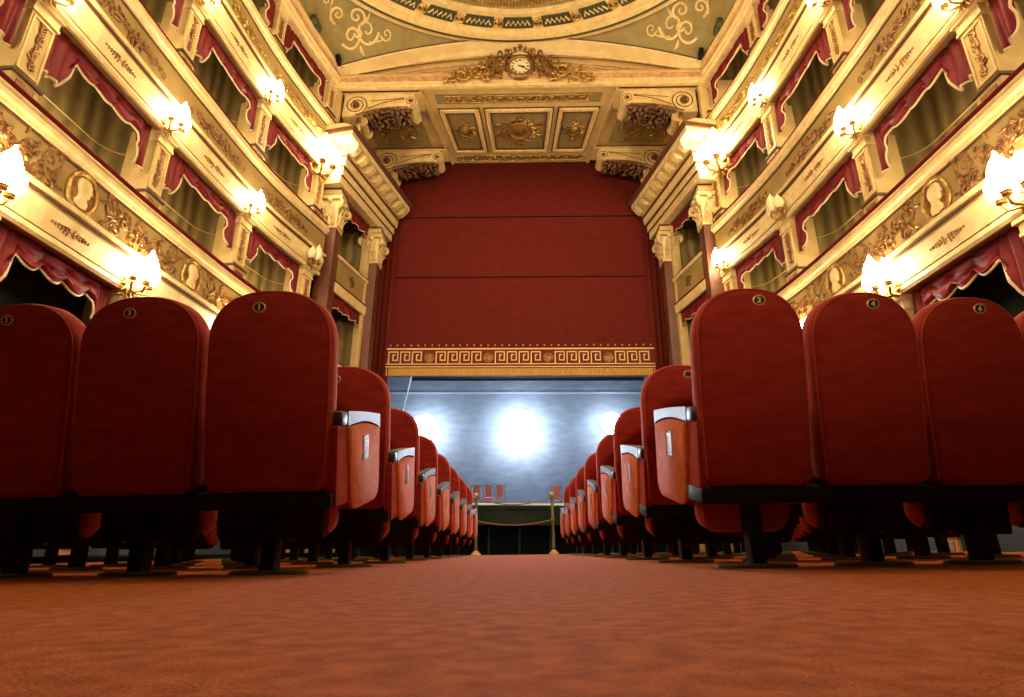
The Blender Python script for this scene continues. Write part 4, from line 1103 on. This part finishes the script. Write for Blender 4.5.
FL = [flood(425, 428, .78, 'glaring white floodlight on the stage, left of three'), flood(520, 428, 1.10, 'glaring white floodlight on the stage, largest, in the centre'), flood(612, 423, .62, 'glaring white floodlight on the stage, right of three')]
# chairs on the stage
def stage_chair(px, lab):
    Y = 30.0; x = (px-529.4)/579.25*(Y*cos(math.radians(19.167))+1.9*sin(math.radians(19.167))); z = sfl(Y)
    t = thing('stage_chair', lab, 'chair', (x, Y, z), 'chairs on the stage')
    b = MB(); b.bbox(x-.165, x+.165, Y-.30, Y-.24, z+.56, z+1.16, .05); part('backrest', b, 'redwood', t)
    b = MB(); b.bbox(x-.24, x+.24, Y-.25, Y+.25, z+.46, z+.54, .03); part('seat', b, 'redwood', t)
    for sx in (-1, 1):
        b = MB(); b.tube([(x+sx*.22, Y+.25, z), (x+sx*.22, Y+.25, z+.72), (x+sx*.22, Y-.22, z+.74), (x+sx*.22, Y-.27, z+1.02)], .022, 6); part('arm_frame', b, 'chrome', t)
        b = MB(); b.cyl((x+sx*.24, Y-.27, z), (x+sx*.24, Y-.27, z+1.18), .022, n=8); part('leg', b, 'chrome', t)
for px, w in ((477, 'leftmost of the left three'), (488.8, 'middle of the left three'), (500.5, 'rightmost of the left three'), (557, 'the one standing alone at the right')): stage_chair(px, 'small chrome chair with red back on the stage, '+w)

# ------------------------------------------------------------------ lights
def light(name, typ, loc, e, col, size=.2, F=BF, rot=None, spot=None, **k):
    l = bpy.data.lights.new(name, typ); o = bpy.data.objects.new(name, l); COL.objects.link(o)
    l.energy = e; l.color = col
    if typ in ('POINT', 'SPOT'): l.shadow_soft_size = size
    if typ == 'AREA': l.shape = 'DISK'; l.size = size
    if typ == 'SPOT': l.spot_size = spot[0]; l.spot_blend = spot[1]
    p = F @ Vector(loc)
    o.matrix_world = Matrix.Translation(p) @ (rot or Matrix.Identity(4))
    return o
WARM = (1, .80, .46)
for p, e in LIGHTS: light('wall_lamp_light', 'POINT', p, e*.46, WARM, .14)
light('hall_fill_light', 'POINT', (X0, 5.5, 11.0), 760, (1, .82, .50), .7)  # added general light overhead, out of view, with no fixture modelled
for s in (-1, 1):
    for k in range(0, 4):
        for li, zz_ in enumerate((0.9, 5.75, 8.75, 11.85)):
            p = WP(s, k+.42, -.45, zz_); light('box_fill_light', 'POINT', p, (3, 34, 34, 30)[li], (1, .80, .46), .25)  # added unseen lights that brighten the box interiors
    for k in (-1, 0):
        for zz_ in (4.4, 7.5):
            p = WP(s, k, .5, zz_); light('rear_fill_light', 'POINT', p, 9, WARM, .3)  # added unseen lights beside and behind the camera, brightening the seat backs
dq_ = Vector((0, cos(.13), sin(.13))).to_track_quat('-Z', 'Y').to_matrix().to_4x4()
light('seat_fill_spot', 'SPOT', (.5, -5.2, 2.6), 2300, (1, .74, .48), .25, F=ID, rot=dq_, spot=(math.radians(53), 1.0))  # added unseen spot, its soft edge leaves the lower seat backs darker
for i, p in enumerate(FL):
    light('halo_light', 'POINT', (p.x, p.y+.35, p.z), (2300, 3200, 1800)[i], (.84, .88, 1), .2)  # added light behind each flood, imitates its glare halo on the backcloth
    d = (BF @ Vector((0, 5, 0)))-(BF @ p)
    q = d.to_track_quat('-Z', 'Y').to_matrix().to_4x4()
    light('flood_beam', 'SPOT', (p.x, p.y-.3, p.z), (700, 1700, 700)[i], (.80, .87, 1), .3, rot=q, spot=(1.3, .8))
light('stage_fill_light', 'POINT', (X0, 24, 11.0), 1000, (.72, .82, 1), .8)  # unseen fill light above the stage, brightens the backcloth

w = bpy.data.worlds.new('world'); S.world = w; w.use_nodes = True
w.node_tree.nodes['Background'].inputs[0].default_value = (.9, .75, .5, 1); w.node_tree.nodes['Background'].inputs[1].default_value = .02
S.view_settings.view_transform = 'Standard'; S.view_settings.look = 'None'; S.view_settings.exposure = 0; S.view_settings.gamma = 1; S.view_settings.use_curve_mapping = False
for o in [x for x in COL.objects]:
    pass
